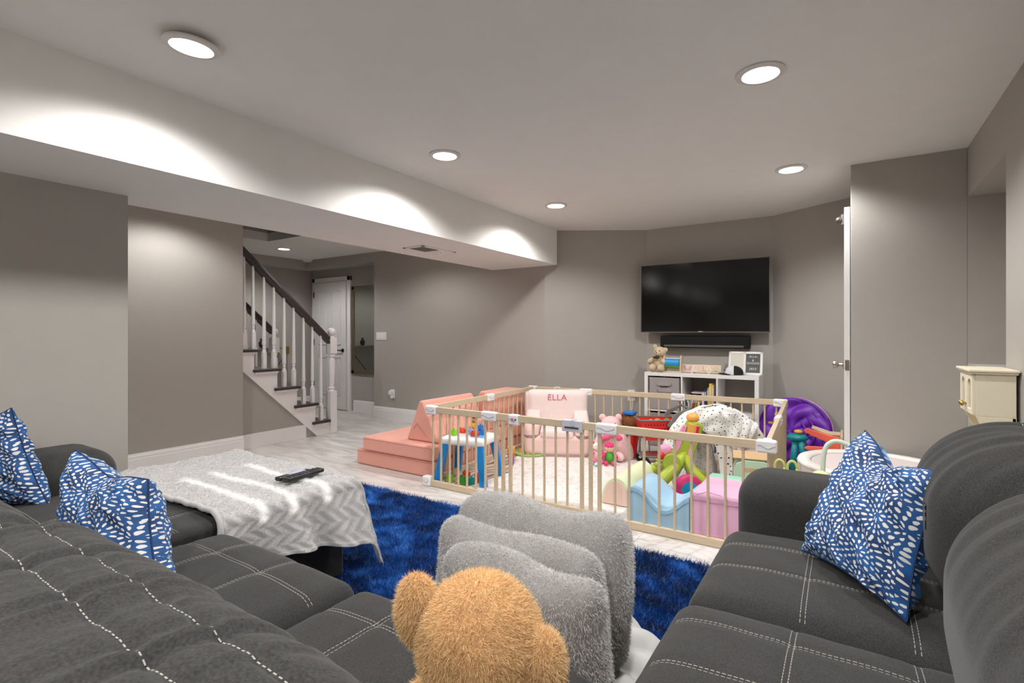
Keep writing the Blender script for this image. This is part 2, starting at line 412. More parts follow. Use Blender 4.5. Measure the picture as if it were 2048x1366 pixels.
# ================================================================ staircase
ST = [(2.62, 3.005, 1.02), (2.954, 3.262, .81), (3.188, 3.497, .6), (3.422, 3.73, .385), (3.652, 3.893, .17)]
stairs = thing('staircase', 'white staircase with dark wooden treads rising behind the grey wall', 'stairs', (-5.6, 3.4, 0))
XL, XR = -6.05, -5.10
treads = ST + [(2.72-.24*i, 3.02-.24*(i+1), 1.02+.21*(i+1)) for i in range(0, 5)]
for (y0, y1, z) in treads:
    MB().box((XL-.03, max(y0, y1-.31, 2.81 if y1 > 3.004 else 0), z-.032), (XR+.035 if y1 > 3.004 else -5.16, y1, z)).build('tread', DARKW, stairs, bevel=.012, seg=3)
prev = 0
for (y0, y1, z) in sorted(treads, key=lambda t: t[2]):
    yr = y1-.035
    MB().box((XL, yr-.02, max(0, z-.215)), (XR if y1 > 3.004 else -5.16, yr, z-.032)).build('riser', TRIMW, stairs, bevel=.001, seg=1)
# stepped outer stringer
pts = [(3.89, 0), (3.717, 0), (2.81, .835), (2.81, .988), (2.97, .988), (2.97, .778), (3.227, .778), (3.227, .568), (3.462, .568), (3.462, .353), (3.695, .353), (3.695, .138), (3.89, .138)]
MB().prism(pts, -5.115, -5.095, 'x').build('stringer', TRIMW, stairs, bevel=.002, seg=1)
# cove mouldings below each tread return
for (y0, y1, z) in ST:
    y0 = max(y0+.02, 2.81)
    MB().prism([(-5.095, z-.032), (-5.075, z-.032), (-5.085, z-.046), (-5.095, z-.056)], y0, y1-.03, 'y').build('cove_moulding', TRIMW, stairs, auto=30)
MB().prism([(2.80, 0), (3.80, 0), (2.80, .92)], -5.24, -5.114, 'x').build('spandrel_panel', WALL, stairs)
MB().box((-5.13, 2.80, 0), (-5.097, 3.58, .15)).build('skirting', TRIMW, stairs, bevel=.003)
MB().box((XL-.1, -1., 0), (XL-.05, 2.6, .9)).build('inner_panel', WALL, stairs)

def newel(x, y, parent, name='newel_post'):
    m = MB(); w = .046
    m.box((x-w, y-w, 0), (x+w, y+w, .50))
    nb = m.build(name, TRIMW, parent, bevel=.006); MB().box((x-w, y-w, .94), (x+w, y+w, 1.125)).build('newel_head', TRIMW, nb, bevel=.006)
    prof = [(.046, .50), (.030, .52), (.042, .535), (.028, .55), (.034, .58), (.037, .66), (.044, .80), (.040, .86), (.028, .895), (.042, .91), (.036, .925), (.046, .94)]
    MB().lathe(prof, (x, y, 0), 24).build('turned_shaft', TRIMW, nb, auto=40)
    MB().lathe([(.034, 1.125), (.036, 1.135), (.018, 1.148), (.02, 1.155)], (x, y, 0), 24).build('finial_neck', TRIMW, nb, auto=40)
    MB().ball((x, y, 1.20), .047, 24, 16).build('finial_ball', TRIMW, nb, smooth=True)
def baluster(x, y, z0, z1, parent):
    h = z1-z0; w = .0185
    m = MB(); m.box((x-w, y-w, z0), (x+w, y+w, z0+.17))
    prof = [(.024, z0+.17), (.011, z0+.21), (.017, z0+.222), (.012, z0+.236), (.021, z0+.262), (.0185, z0+.30), (.011, z1)]
    m.lathe(prof, (x, y, 0), 12)
    return m.build('baluster', TRIMW, parent, auto=35)
SL = .887
railz = lambda y: 1.105 + SL*(3.884-y)
BY = [2.877, 2.972, 3.091, 3.202, 3.321, 3.436, 3.559, 3.673, 3.788]; BZ = [1.02, 1.02, .81, .81, .6, .6, .385, .385, .17]
ban = thing('stair_railing', 'near stair railing with dark handrail and white turned balusters, nearest the room', 'railing', (-5.12, 3.4, 0))
for y, z in zip(BY, BZ): baluster(-5.12, y, z, railz(y)-.03, ban)
newel(-5.12, 3.935, ban)
hr = [(-.03, -.032), (.03, -.032), (.034, -.012), (.026, .0), (.034, .012), (.030, .032), (.012, .043), (-.012, .043), (-.030, .032), (-.034, .012), (-.026, .0), (-.034, -.012)]
def handrail(x, ya, yb, parent):
    m = MB(); k = len(hr); vs = []
    for y in (ya, yb):
        for a, b in hr: vs.append((x+a, y, railz(y)+b*1.33))
    m.add(vs, [tuple(range(k)), tuple(range(k, 2*k))[::-1]] + [(i, (i+1) % k, k+(i+1) % k, k+i) for i in range(k)])
    return m.build('handrail', DARKW, parent, auto=40)
handrail(-5.12, 2.6, 3.895, ban)
ban2 = thing('stair_railing', 'far stair railing behind the steps, its newel beside the console', 'railing', (-6.07, 3.4, 0))
for y, z in zip(BY, BZ): baluster(-6.07, y, z, railz(y)-.03, ban2)
newel(-6.07, 3.80, ban2); handrail(-6.07, 2.6, 3.76, ban2)

# ================================================================ hall door
DOORW = mat('white_painted_door', '#e3e1df', .45)
dr = struct(cbox('door_1', DOORW, (-7.156, 5.165, .01), (-6.389, 5.2, 1.985), bevel=.003))
for (x0, x1) in ((-7.04, -6.815), (-6.73, -6.505)):
    for (z0, z1) in ((.22, .82), (1.0, 1.85)):
        fr = MB(); w = .022; y = 5.165
        for a, b in [((x0, y-.009, z0), (x1, y, z0+w)), ((x0, y-.009, z1-w), (x1, y, z1)), ((x0, y-.009, z0), (x0+w, y, z1)), ((x1-w, y-.009, z0), (x1, y, z1))]: fr.box(a, b)
        p_ = fr.build('panel_moulding', DOORW, dr, bevel=.004)
        MB().box((x0+.05, y-.005, z0+.05), (x1-.05, y, z1-.05)).build('raised_panel', DOORW, dr, bevel=.004)
ha = MB(); ha.lathe([(.03, 0), (.03, .006), (.012, .012), (.011, .045), (0, .045)], (-6.455, 5.165, .92), 20, Matrix.Rotation(radians(90), 3, 'X'))
ha.tube([(-6.455, 5.12, .92), (-6.50, 5.12, .925), (-6.56, 5.122, .915), (-6.60, 5.125, .918)], [.009, .008, .006, .004], 8)
ha.build('lever_handle', mat('dark_bronze', '#4a3f33', .3, metal=1), dr, auto=40)
for z in (.35, 1.0, 1.75): MB().box((-7.165, 5.15, z), (-7.145, 5.166, z+.09)).build('hinge', GREYM, dr, bevel=.002)
cs = MB()
for a, b in [((-7.235, 5.185, 0), (-7.16, 5.222, 2.06)), ((-6.385, 5.185, 0), (-6.31, 5.222, 2.06)), ((-7.235, 5.185, 1.99), (-6.31, 5.222, 2.06))]: cs.box(a, b)
struct(cs.build('trim_2', TRIMW, bevel=.006, seg=3))
# open door seen on its edge at the wall block
d2 = struct(cbox('door_2', DOORW, (-.005, 4.16, .012), (.029, 4.9, 2.04), bevel=.002))
kb = MB(); R = Matrix.Rotation(radians(-90), 3, 'Y')
kb.lathe([(.032, 0), (.033, .004), (.012, .01), (.011, .03), (.022, .036), (.029, .05), (.026, .064), (0, .068)], (-.005, 4.225, .965), 24, R)
kb.build('door_knob', STEEL, d2, auto=40)
MB().box((.0, 4.155, .93), (.024, 4.161, 1.0)).build('latch_plate', STEEL, d2)
hb = MB(); hb.tube([(-.012, 4.20, 1.93), (-.012, 4.20, 2.0)], .013, 10); hb.ball((-.035, 4.2, 1.965), .02); hb.build('door_stop', GREYM, d2, auto=40)

# ================================================================ hall mirror and console
MIRR = mat('mirror_glass', '#b9bdb8', .03, metal=1, var=.01)
mr = thing('wall_mirror', 'tall rectangular mirror in a worn champagne gold frame beside the white door', 'mirror', (-5.9, 5.2, .6))
FRG = mat('champagne_mirror_frame', '#8d8470', .3, metal=.8, var=.4, vscale=25)
fm = MB(); X0, X1, Z0, Z1, w = -6.29, -5.60, .57, 1.895, .06
for a, b in [((X0, 5.19, Z0), (X1, 5.217, Z0+w)), ((X0, 5.19, Z1-w), (X1, 5.217, Z1)), ((X0, 5.19, Z0), (X0+w, 5.217, Z1)), ((X1-w, 5.19, Z0), (X1, 5.217, Z1))]: fm.box(a, b)
fm.build('frame', FRG, mr, bevel=.006); MB().box((X0+.05, 5.2, Z0+.05), (X1-.05, 5.215, Z1-.05)).build('glass', MIRR, mr)
ACR = mat('clear_acrylic', '#d7dad6', .1, trans=.9)
cn = thing('console_table', 'narrow glass console with gold corner brackets behind the stair railing', 'table', (-7.1, 4.3, 0))
MB().box((-7.29, 3.75, .955), (-7.0, 4.62, .97)).build('top', ACR, cn, bevel=.002)
for y in (3.75, 4.56):
    MB().box((-7.03, y, .87), (-6.99, y+.06, .985)).build('corner_bracket', GOLD, cn, bevel=.003)
    MB().box((-7.28, y, .87), (-7.24, y+.06, .985)).build('corner_bracket', GOLD, cn, bevel=.003)
    for x in (-7.26, -7.01): MB().tube([(x, y+.03, .0), (x, y+.03, .87)], .014, 8).build('leg', ACR, cn)
MB().tube([(-7.02, 3.79, .86), (-7.02, 4.59, .02)], .007, 6).build('cross_bar', GREYM, cn); MB().tube([(-7.02, 4.59, .86), (-7.02, 3.79, .02)], .007, 6).build('cross_bar', GREYM, cn)
vs = thing('vase', 'small dark glazed vase on the glass console behind the railing', 'vase', (-7.13, 4.27, .97))
MB().lathe([(.025, 0), (.04, .03), (.045, .07), (.02, .11), (.028, .135), (.02, .13), (0, .1)], n=20).build('body', mat('dark_vase_glaze', '#3c3a33', .2), vs, world=False, smooth=True)

# ================================================================ switches, sockets, vent, detectors
sp = thing('light_switch_plate', 'white three gang light switch plate on the back wall beside the hallway', 'light switch', (-5.38, 4.96, 1.143))
MB().box((-5.48, 4.952, 1.09), (-5.28, 4.96, 1.197)).build('plate', WPL, sp, bevel=.003)
for i in range(3): MB().box((-5.465+i*.062, 4.947, 1.11), (-5.42+i*.062, 4.953, 1.177)).build('rocker', WPL, sp, bevel=.002)
ou = thing('wall_socket', 'white wall socket with round plug-in device low beside the hall opening', 'socket', (-5.16, 4.96, .37))
MB().box((-5.20, 4.953, .30), (-5.12, 4.96, .42)).build('plate', WPL, ou, bevel=.003)
MB().box((-5.185, 4.93, .30), (-5.135, 4.955, .35)).build('plug', WPL, ou, bevel=.005)
MB().lathe([(.035, 0), (.036, .02), (.028, .035), (0, .038)], (-5.18, 4.953, .375), 20, Matrix.Rotation(radians(90), 3, 'X')).build('round_device', WPL, ou, auto=40)
ang = atan2(5.535-4.96, -1.83+2.79)
def on_angle(u, d, z): # point on the angled wall, u along it, d in front of it
    return (-2.79+u*cos(ang)+d*sin(ang), 4.96+u*sin(ang)-d*cos(ang), z)
o2 = thing('wall_socket', 'white wall socket with adaptor and cable on the angled wall behind the playpen', 'socket', on_angle(.95, 0, .5), ang)
mm = MB(); mm.box((-.04, -.008, -.06), (.04, 0, .06)); mm.build('plate', WPL, o2, world=False, bevel=.003)
MB().box((-.03, -.05, -.01), (.03, -.006, .05)).build('adaptor', WPL, o2, world=False, bevel=.006)
MB().tube([(.0, -.03, -.01), (.01, -.04, -.08), (-.005, -.03, -.18), (.0, -.02, -.49)], .004, 6).build('cable', WPL, o2, world=False, smooth=True)
vt = thing('ceiling_vent', 'white rectangular air vent in the underside of the bulkhead', 'vent', (-3.12, 3.45, 1.93))
fr = MB()
for a, b in [((-.12, -.22, -.008), (.12, -.19, 0)), ((-.12, .19, -.008), (.12, .22, 0)), ((-.12, -.22, -.008), (-.09, .22, 0)), ((.09, -.22, -.008), (.12, .22, 0))]: fr.box(a, b)
fr.build('frame', WPL, vt, world=False, bevel=.002)
MB().box((-.09, -.19, -.0022), (.09, .19, -.0005)).build('duct_shade_plate', mat('vent_shadow', '#4a423c', .9), vt, world=False)  # flat dark plate: the shade inside the duct is put in as colour
for i in range(9):
    MB().box((-.085+i*.019, -.19, -.0065), (-.074+i*.019, .02, -.003)).build('slat', mat('vent_slat', '#77706a', .6) if i == 0 else bpy.data.materials['vent_slat'], vt, world=False)
MB().box((-.09, .03, -.007), (.09, .19, -.002)).build('damper_panel', WPL, vt, world=False)
MB().box((.03, .10, -.022), (.036, .106, -.006)).build('damper_lever', WPL, vt, world=False)
for (x, y, lb) in ((-5.0, 4.4, 'white round smoke detector on the hall ceiling by the bulkhead edge'), (-6.95, 4.9, 'small white round sensor on the hall ceiling in the corner')):
    t = thing('smoke_detector', lb, 'detector', (x, y, H))
    MB().lathe([(.075, 0), (.075, -.018), (.062, -.03), (.055, -.03), (.052, -.042), (0, -.045)], n=28).build('housing', WPL, t, world=False, auto=40)
    MB().lathe([(.058, -.028), (.0585, -.034), (.052, -.036)], n=28).build('grille_ring', GREYM, t, world=False)

# ================================================================ television, soundbar
tv = thing('television', 'large flat black television mounted on the wall of the bay', 'television', (-1.22, 5.4, 1.55))
cbox('casing', BLACK, (-1.843, 5.385, 1.193), (-.596, 5.425, 1.907), tv, bevel=.004)
cbox('screen', BLACKG, (-1.835, 5.3835, 1.207), (-.604, 5.386, 1.899), tv, bevel=0)
fr = MB()
for a, b in [((-1.846, 5.381, 1.190), (-.593, 5.40, 1.196)), ((-1.846, 5.381, 1.904), (-.593, 5.40, 1.909)), ((-1.846, 5.381, 1.19), (-1.841, 5.40, 1.909)), ((-.598, 5.381, 1.19), (-.593, 5.40, 1.909))]: fr.box(a, b)
fr.build('silver_edge', mat('tv_edge_silver', '#8b8681', .35, metal=.6), tv)
cbox('maker_badge', mat('badge_grey', '#b9b6b3', .4), (-1.248, 5.381, 1.1985), (-1.205, 5.384, 1.2045), tv, bevel=0)
cbox('wall_bracket', GREYM, (-1.5, 5.425, 1.3), (-.95, 5.534, 1.7), tv, bevel=.003)
sb = thing('soundbar', 'long black soundbar on the wall below the television', 'speaker', (-1.22, 5.48, 1.09))
cbox('cabinet', BLACKM, (-1.650, 5.43, 1.030), (-.778, 5.534, 1.156), sb, bevel=.01, seg=3)
cbox('silver_strip', mat('soundbar_strip', '#6b6663', .4, metal=.4), (-1.61, 5.428, 1.040), (-.83, 5.436, 1.062), sb, bevel=.004)

# ================================================================ cube shelf
SHW = mat('white_shelf_laminate', '#eae8e6', .4)
x0, x1, y0, y1, zt = -1.728, -.660, 5.15, 5.52, .787
sh = thing('cube_shelf', 'white six cube shelf unit under the television', 'shelf', ((x0+x1)/2, 5.33, 0))
cbox('side_panel', SHW, (x0, y0, 0), (x0+.036, y1, zt-.037), sh, bevel=.002); cbox('side_panel', SHW, (x1-.036, y0, 0), (x1, y1, zt-.037), sh, bevel=.002)
cbox('top_panel', SHW, (x0, y0, zt-.037), (x1, y1, zt), sh, bevel=.002); cbox('bottom_panel', SHW, (x0+.036, y0, 0), (x1-.036, y1, .037), sh, bevel=.002)
cols = [(x0+.036, -1.36), (-1.345, -1.03), (-1.015, x1-.036)]
for x in (-1.36, -1.03): cbox('divider', SHW, (x, y0, .037), (x+.015, y1, zt-.037), sh, bevel=.001)
for (a, b) in cols: cbox('shelf_board', SHW, (a, y0+.001, .395), (b, y1, .41), sh, bevel=.001)
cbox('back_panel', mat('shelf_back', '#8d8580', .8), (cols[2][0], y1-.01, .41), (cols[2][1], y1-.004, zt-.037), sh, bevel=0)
BIN = mat('grey_bin_fabric', '#a29a98', .95, bump=.2, bscale=700, var=.06)
def bin_(a, b, z0, z1, label):
    t = thing('storage_bin', label, 'storage box', ((a+b)/2, 5.34, z0), group=None)
    a += .008; b -= .008
    m = MB()
    m.box((a, y0+.004, z0), (b, y0+.02, z1)); m.box((a, y1-.02, z0), (b, y1-.01, z1)); m.box((a, y0+.004, z0), (a+.012, y1-.01, z1)); m.box((b-.012, y0+.004, z0), (b, y1-.01, z1)); m.box((a, y0+.004, z0), (b, y1-.01, z0+.01))
    m.build('body', BIN, t, bevel=.004)
    cx = (a+b)/2
    MB().prism([(cx-.075, z1-.05), (cx+.075, z1-.05), (cx+.075, z1-.075), (cx+.045, z1-.083), (cx-.045, z1-.083), (cx-.075, z1-.075)], y0-.008, y0+.004, 'y').build('handle', BIN, t, bevel=.003)
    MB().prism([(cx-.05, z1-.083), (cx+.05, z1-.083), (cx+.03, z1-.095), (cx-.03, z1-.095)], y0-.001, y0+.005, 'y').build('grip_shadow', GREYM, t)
    MB().box((cx-.075, y0-.001, z1-.145), (cx+.075, y0+.005, z1-.118)).build('label_pocket', BIN, t, bevel=.002)
    MB().lathe([(.006, 0), (.006, .003), (0, .003)], (cx-.065, y0-.001, z1-.13), 10, Matrix.Rotation(radians(90), 3, 'X')).build('rivet', STEEL, t)
bin_(cols[0][0], cols[0][1], .41, .735, 'grey fabric storage bin in the upper left cube of the shelf')
bin_(cols[0][0], cols[0][1], .037, .375, 'grey fabric storage bin in the lower left cube of the shelf')
bin_(cols[1][0], cols[1][1], .037, .375, 'grey fabric storage bin in the lower middle cube, below the books')
# books: (colour name, hex, thickness, height, lean degrees)
BK = [('cream spotted', '#d8d5cb', .010, .17, 0), ('dark green', '#1c4b45', .012, .165, 8), ('teal', '#2b7d8a', .010, .16, 12), ('sky blue', '#4f93bd', .012, .16, 14), ('salmon', '#d59a7e', .012, .16, 14), ('rust red', '#a8502f', .008, .165, 12), ('plum', '#5c3a5f', .010, .17, 12),
      ('olive', '#8a8a2e', .014, .165, 12), ('mustard', '#b39a2e', .010, .165, 10), ('moss green', '#5e7a2c', .009, .165, 8), ('dark red', '#5e1f1c', .008, .16, 6), ('off-white', '#cfcabd', .012, .18, 0), ('white', '#e3e0da', .009, .2, 0), ('deep blue', '#2b2a72', .02, .225, 0), ('black', '#23262c', .008, .24, 0), ('lime green', '#a7b950', .013, .245, 0), ('bright yellow', '#e3c143', .018, .285, 0), ('golden', '#d6a93b', .010, .287, 0), ('pink edged', '#dcc3bd', .010, .275, 0)]
bx = cols[1][0]+.008
for i, (nm, hx, th, hh, ln) in enumerate(BK):
    a = radians(ln); place = 'leaning among the low books of the shelf' if ln else ('standing among the tall books of the shelf' if hh > .21 else 'standing in the book row of the shelf')
    t = thing('book', nm+' picture book '+place, 'book', (bx, y0+.03, .41), group='books in the upper middle cube')
    M_ = Matrix.Rotation(a, 4, 'Y')
    zz = th*sin(a)
    m = MB(); m.box((0, 0, 0), (th, .17, hh), M_); 
    m.v = [(p[0], p[1], p[2]+zz) for p in m.v]; m.build('cover', mat('book_'+nm.replace(' ', '_').replace('-', '_'), hx, .5), t, world=False, bevel=.001, seg=1)
    m = MB(); m.box((th*.3, -.0008, hh*.55), (th*.7, .0, hh*.9), M_); m.v = [(p[0], p[1], p[2]+zz) for p in m.v]
    m.build('spine_label', WPL if hh > .2 else CEIL, t, world=False)
    bx += th/cos(a) + .0012
    if ln and (i+1 < len(BK)) and BK[i+1][4] < ln: bx += hh*(math.tan(a)-math.tan(radians(BK[i+1][4])))*.95
t = thing('book', 'pale lilac book lying flat on top of the leaning row', 'book', (-1.22, 5.2, .59)); MB().box((-.05, 0, 0), (.06, .15, .012)).build('cover', mat('book_lilac', '#b9a3b3', .5), t, world=False, bevel=.001)
MB().box((-.048, -.0005, .003), (.058, .149, .009)).build('pages', CEIL, t, world=False)

# ---- things on the shelf
BEIGE = mat('beige_plush', '#d3bfa0', .95, var=.15, vscale=90, bump=.6, bscale=260)
BROWNP = mat('dark_brown_ribbon', '#3a2820', .7)
BLK = mat('black_bead', '#0d0c0c', .25)
tb = thing('teddy_bear', 'small beige teddy bear with brown bow sitting on the shelf', 'soft toy', (-1.59, 5.24, .787), rz=radians(-8))
MB().ball((0, .02, .085), (.052, .046, .075), 20, 14).build('body', BEIGE, tb, world=False, smooth=True)
hd_ = MB().ball((.008, .005, .185), (.058, .05, .05), 20, 14).build('head', BEIGE, tb, world=False, smooth=True)
MB().ball((.008, -.04, .172), (.028, .024, .022), 14, 10).build('muzzle', BEIGE, hd_, world=False, smooth=True)
MB().ball((.004, -.062, .178), (.007, .005, .005), 10, 8).build('nose', BLK, hd_, world=False, smooth=True)
for x in (-.012, .026): MB().ball((x, -.042, .195), .0045, 8, 6).build('eye', BLK, hd_, world=False, smooth=True)
for x in (-.042, .06): MB().ball((x, .01, .232 if x < 0 else .205), (.023, .012, .023), 12, 10).build('ear', BEIGE, hd_, world=False, smooth=True)
MB().ball((-.075, -.01, .10), (.042, .024, .026), 12, 10, Matrix.Rotation(radians(-35), 3, 'Y')).build('arm', BEIGE, tb, world=False, smooth=True)
MB().ball((.06, -.02, .095), (.036, .024, .024), 12, 10, Matrix.Rotation(radians(40), 3, 'Y')).build('arm', BEIGE, tb, world=False, smooth=True)
for x in (-.035, .045): MB().ball((x, -.055, .038), (.033, .045, .038), 14, 10).build('leg', BEIGE, tb, world=False, smooth=True)
MB().ball((-.005, -.045, .135), (.035, .012, .013), 12, 8).build('bow', BROWNP, tb, world=False, smooth=True)
# rotating drum toy
dt = thing('drum_toy', 'wooden spinning drum toy with blue and green cylinder on the shelf', 'toy', (-1.475, 5.24, .787))
MB().box((-.075, -.04, 0), (.075, .04, .012)).build('base', WOOD, dt, world=False, bevel=.003)
for x in (-.07, .058): MB().prism([(-.038, .008), (.038, .008), (.034, .09), (.02, .125), (0, .135), (-.02, .125), (-.034, .09)], x, x+.012, 'x').build('end_plate', WOOD, dt, world=False, bevel=.002)
R = Matrix.Rotation(radians(90), 3, 'Y')
def arc(name, m, a0, a1, par, r=.043, c=(-.055, 0, .07), L=.11):
    k = 10; pts = [(0, 0)]+[(r*cos(a0+(a1-a0)*i/k), r*sin(a0+(a1-a0)*i/k)) for i in range(k+1)]
    MB().prism([(p[0]+c[1], p[1]+c[2]) for p in pts], c[0], c[0]+L, 'x').build(name, m, par, world=False)
arc('drum_quarter', mat('drum_blue', '#1f8fd0', .4), radians(120), radians(205), dt); arc('drum_quarter', mat('drum_green', '#7da62f', .4), radians(205), radians(290), dt); arc('drum_quarter', CEIL, radians(30), radians(120), dt); arc('drum_quarter', mat('drum_orange', '#e0852e', .4), radians(-70), radians(30), dt)
dt.scale = (1.3, 1.3, 1.3); dt.location.x += .015; tb.scale = (1.1, 1.1, 1.1); tb.location.x -= .015
# wooden name sign
SIGN = mat('pale_sign_wood', '#dcc8b0', .6, var=.06)
sg = thing('name_sign', 'wooden puzzle name sign reading ELLA with butterfly and rainbow pieces', 'sign', (-1.19, 5.235, .787), rz=0)
lean = Matrix.Rotation(radians(-14), 4, 'X')
MB().box((-.185, 0, .008), (.185, .014, .088), lean).build('board', SIGN, sg, world=False, bevel=.003)
for x in (-.08, .08): MB().box((x-.012, -.02, 0), (x+.012, .06, .012)).build('foot', SIGN, sg, world=False, bevel=.002)
def sign_letter(ch, x, hx):
    text('letter', ch, .075, mat('sign_letter_'+ch.lower()+str(int(x*1000) % 97), hx, .5), sg, lean @ face_m((x, -.001, .046)), extrude=.004, world=False)
for ch, x, hx in (('E', -.065, '#f0ece6'), ('L', -.015, '#e8c3b5'), ('L', .03, '#d4a28b'), ('A', .075, '#eee6da')): sign_letter(ch, x, hx)
bt = MB()
for s in (-1, 1): bt.prism([(-.13, .035), (-.13+s*.03, .075), (-.13+s*.042, .068), (-.13+s*.034, .048), (-.13+s*.03, .025), (-.13+s*.012, .022)], -.005, 0, 'y', lean)
bt.build('butterfly_piece', mat('dusty_pink_piece', '#c9a0a2', .5), sg, world=False)
for r, hx in ((.034, '#b9b49b'), (.026, '#e3cdb0'), (.018, '#c9ab8d'), (.010, '#a99b76')):
    m = MB(); m.prism([(.138+r*cos(pi*i/12), .022+r*1.25*sin(pi*i/12)) for i in range(13)], -.004-(.034-r)*.1, 0, 'y', lean); m.build('rainbow_band', mat('rainbow_'+hx[1:], hx, .5), sg, world=False)
# letter board frame
lb = thing('letter_board', 'white double frame with grey letter board leaning on the shelf', 'picture frame', (-.80, 5.30, .787), rz=radians(3))
FW = mat('white_frame_wood', '#e9e7e1', .5)
L2 = Matrix.Rotation(radians(-22), 4, 'X')
W_, H_ = .30, .235; m = MB(); bw = .022
for a, b in [((-W_/2, 0, 0), (W_/2, .016, bw)), ((-W_/2, 0, H_-bw), (W_/2, .016, H_)), ((-W_/2, 0, 0), (-W_/2+bw, .016, H_)), ((W_/2-bw, 0, 0), (W_/2, .016, H_)), ((-.018, 0, 0), (.004, .016, H_))]: m.box(a, b, L2)
m.build('frame', FW, lb, world=False, bevel=.002)
MB().box((-W_/2+bw, .006, bw), (-.018, .012, H_-bw), L2).build('picture_mount', mat('cream_mount', '#d6d2c6', .7, var=.05), lb, world=False)
MB().box((.004, .006, bw), (W_/2-bw, .012, H_-bw), L2).build('felt_board', mat('grey_felt', '#5e6060', .95), lb, world=False)
WT = mat('white_letters', '#f4f2ee', .5)
for s, z, sz in (('-ELLA-', .185, .026), ('&', .148, .026), ('SHOOD', .118, .028), ('2023', .062, .028)):
    text('lettering', s, sz, WT, lb, L2 @ face_m((.066, .005, z)), extrude=.001, world=False, space=1.15)
MB().box((-.02, .015, .0), (.02, .10, .01)).build('easel_foot', FW, lb, world=False)
# baseball cap
cp = thing('baseball_cap', 'white and black baseball cap in front of the letter board', 'cap', (-.885, 5.225, .787), rz=radians(15))
CW = mat('cap_white_cotton', '#dedbe0', .8, var=.05); CB = mat('cap_black_mesh', '#1b1a1b', .85)
def dome(a0, a1, n=14, k=8):
    m = MB(); P = []
    for i in range(n+1):
        a = a0+(a1-a0)*i/n
        for j in range(k+1):
            ph = (pi/2)*j/k; P.append((.075*cos(a)*cos(ph)*(1.12), .062*sin(a)*cos(ph), .012+.075*sin(ph)**.85 if j else .004))
    m.v = P; m.f = [(i*(k+1)+j, (i+1)*(k+1)+j, (i+1)*(k+1)+j+1, i*(k+1)+j+1) for i in range(n) for j in range(k)]; return m
dome(radians(95), radians(265)).build('front_panel', CW, cp, world=False, smooth=True)
dome(radians(-95), radians(95)).build('rear_panel', CB, cp, world=False, smooth=True)
m = MB(); P = []
for i in range(13):
    a = radians(110+140*i/12)
    for r, z in ((1, .008), (1.55, .004)):
        P.append((.08*cos(a)*r*1.05-(.01 if r > 1 else 0), .062*sin(a)*(1 if r < 1.2 else 1.1), z+.012*(1-abs(i-6)/6)*(1 if r > 1 else 1.)))
P += [(x, y, z-.004) for x, y, z in P]
m.v = P; m.f = [(2*i, 2*i+1, 2*i+3, 2*i+2) for i in range(12)] + [(26+2*i, 26+2*i+2, 26+2*i+3, 26+2*i+1) for i in range(12)] + [(2*i+1, 27+2*i, 29+2*i, 2*i+3) for i in range(12)]
m.build('brim', CB, cp, world=False, smooth=True)
MB().ball((.0, 0, .086), .006, 8, 6).build('button', CW, cp, world=False, smooth=True)
m = MB()
for q in range(5): m.box((-.088+.002*q, -.022+q*.007, .035+.006*(q % 2)), (-.082+.002*q, -.018+q*.007, .055-.004*(q % 3)))
m.build('front_emblem', GREYM, cp, world=False)

# ================================================================ wooden playpen
PH = .616
pen = thing('playpen', 'large natural pine playpen with upright bars and white plastic joints', 'playpen', (-1.55, 3.9, 0))
def rail(p, q, z0, z1, name='rail', t=.028):
    p = Vector(p); q = Vector(q); d = q-p; L = d.length; a = atan2(d.y, d.x)
    M_ = Matrix.Translation((p.x-LOC['playpen'].x, p.y-LOC['playpen'].y, 0)) @ Matrix.Rotation(a, 4, 'Z')
    return MB().box((0, -t/2, z0), (L, t/2, z1), M_).build(name, WOODH, pen, world=False, bevel=.004)
def bar(x, y, w=.0145, z0=.045, z1=PH-.045, d=None):
    d = d or w
    return MB().box((x-w/2, y-d/2, z0), (x+w/2, y+d/2, z1)).build('bar', WOOD, pen, bevel=.004, seg=2)
def joint(x, y, a, w=.12, z0=PH-.062, z1=PH+.006, t=.046, name='joint_cover'):
    M_ = Matrix.Translation((x, y, 0)) @ Matrix.Rotation(a, 4, 'Z')
    j = MB().box((-w/2, -t/2, z0), (w/2, t/2, z1), M_).build(name, WPL, pen, bevel=.012, seg=3)
    zc = (z0+z1)/2; pts = [M_ @ Vector((-w*.42+w*.84*i/12, -t/2-.001, zc+.008*sin(i/12*2*pi*1.1+.6))) for i in range(13)]
    MB().tube(pts, .0022, 5).build('wave_line', mat_wave, j, smooth=True); return j
mat_wave = mat('joint_wave_grey', '#b5b3b6', .5)
YF = 2.985; FL, FR, BL, BR = (-2.73, YF), (-.34, YF), (-2.80, 4.71), (-.42, 4.905)
for (p, q) in ((FL, (-2.13, YF)), ((-1.24, YF), FR)):
    rail(p, q, PH-.048, PH); rail(p, q, 0.002, .048)
rail((-2.10, YF), (-1.27, YF), PH-.048, PH); rail((-2.10, YF), (-1.27, YF), .02, .062)
for (p, q) in ((FL, BL), (BL, BR), (FR, BR)): rail(p, q, PH-.048, PH); rail(p, q, .002, .048)
for x in (-2.669, -2.587, -2.502, -2.419, -2.337, -2.254, -2.17): bar(x, YF)
for x in (-2.077, -2.014, -1.953, -1.408, -1.347, -1.287): bar(x, YF, .023)
for x in (-1.854, -1.769, -1.683, -1.598, -1.512): bar(x, YF)
for x in (-1.185, -1.095, -1.003, -.913, -.823, -.729, -.64, -.549, -.459): bar(x, YF)
for i in range(19):
    t = (i+.8)/19.5; bar(FL[0]+(BL[0]-FL[0])*t, FL[1]+(BL[1]-FL[1])*t)
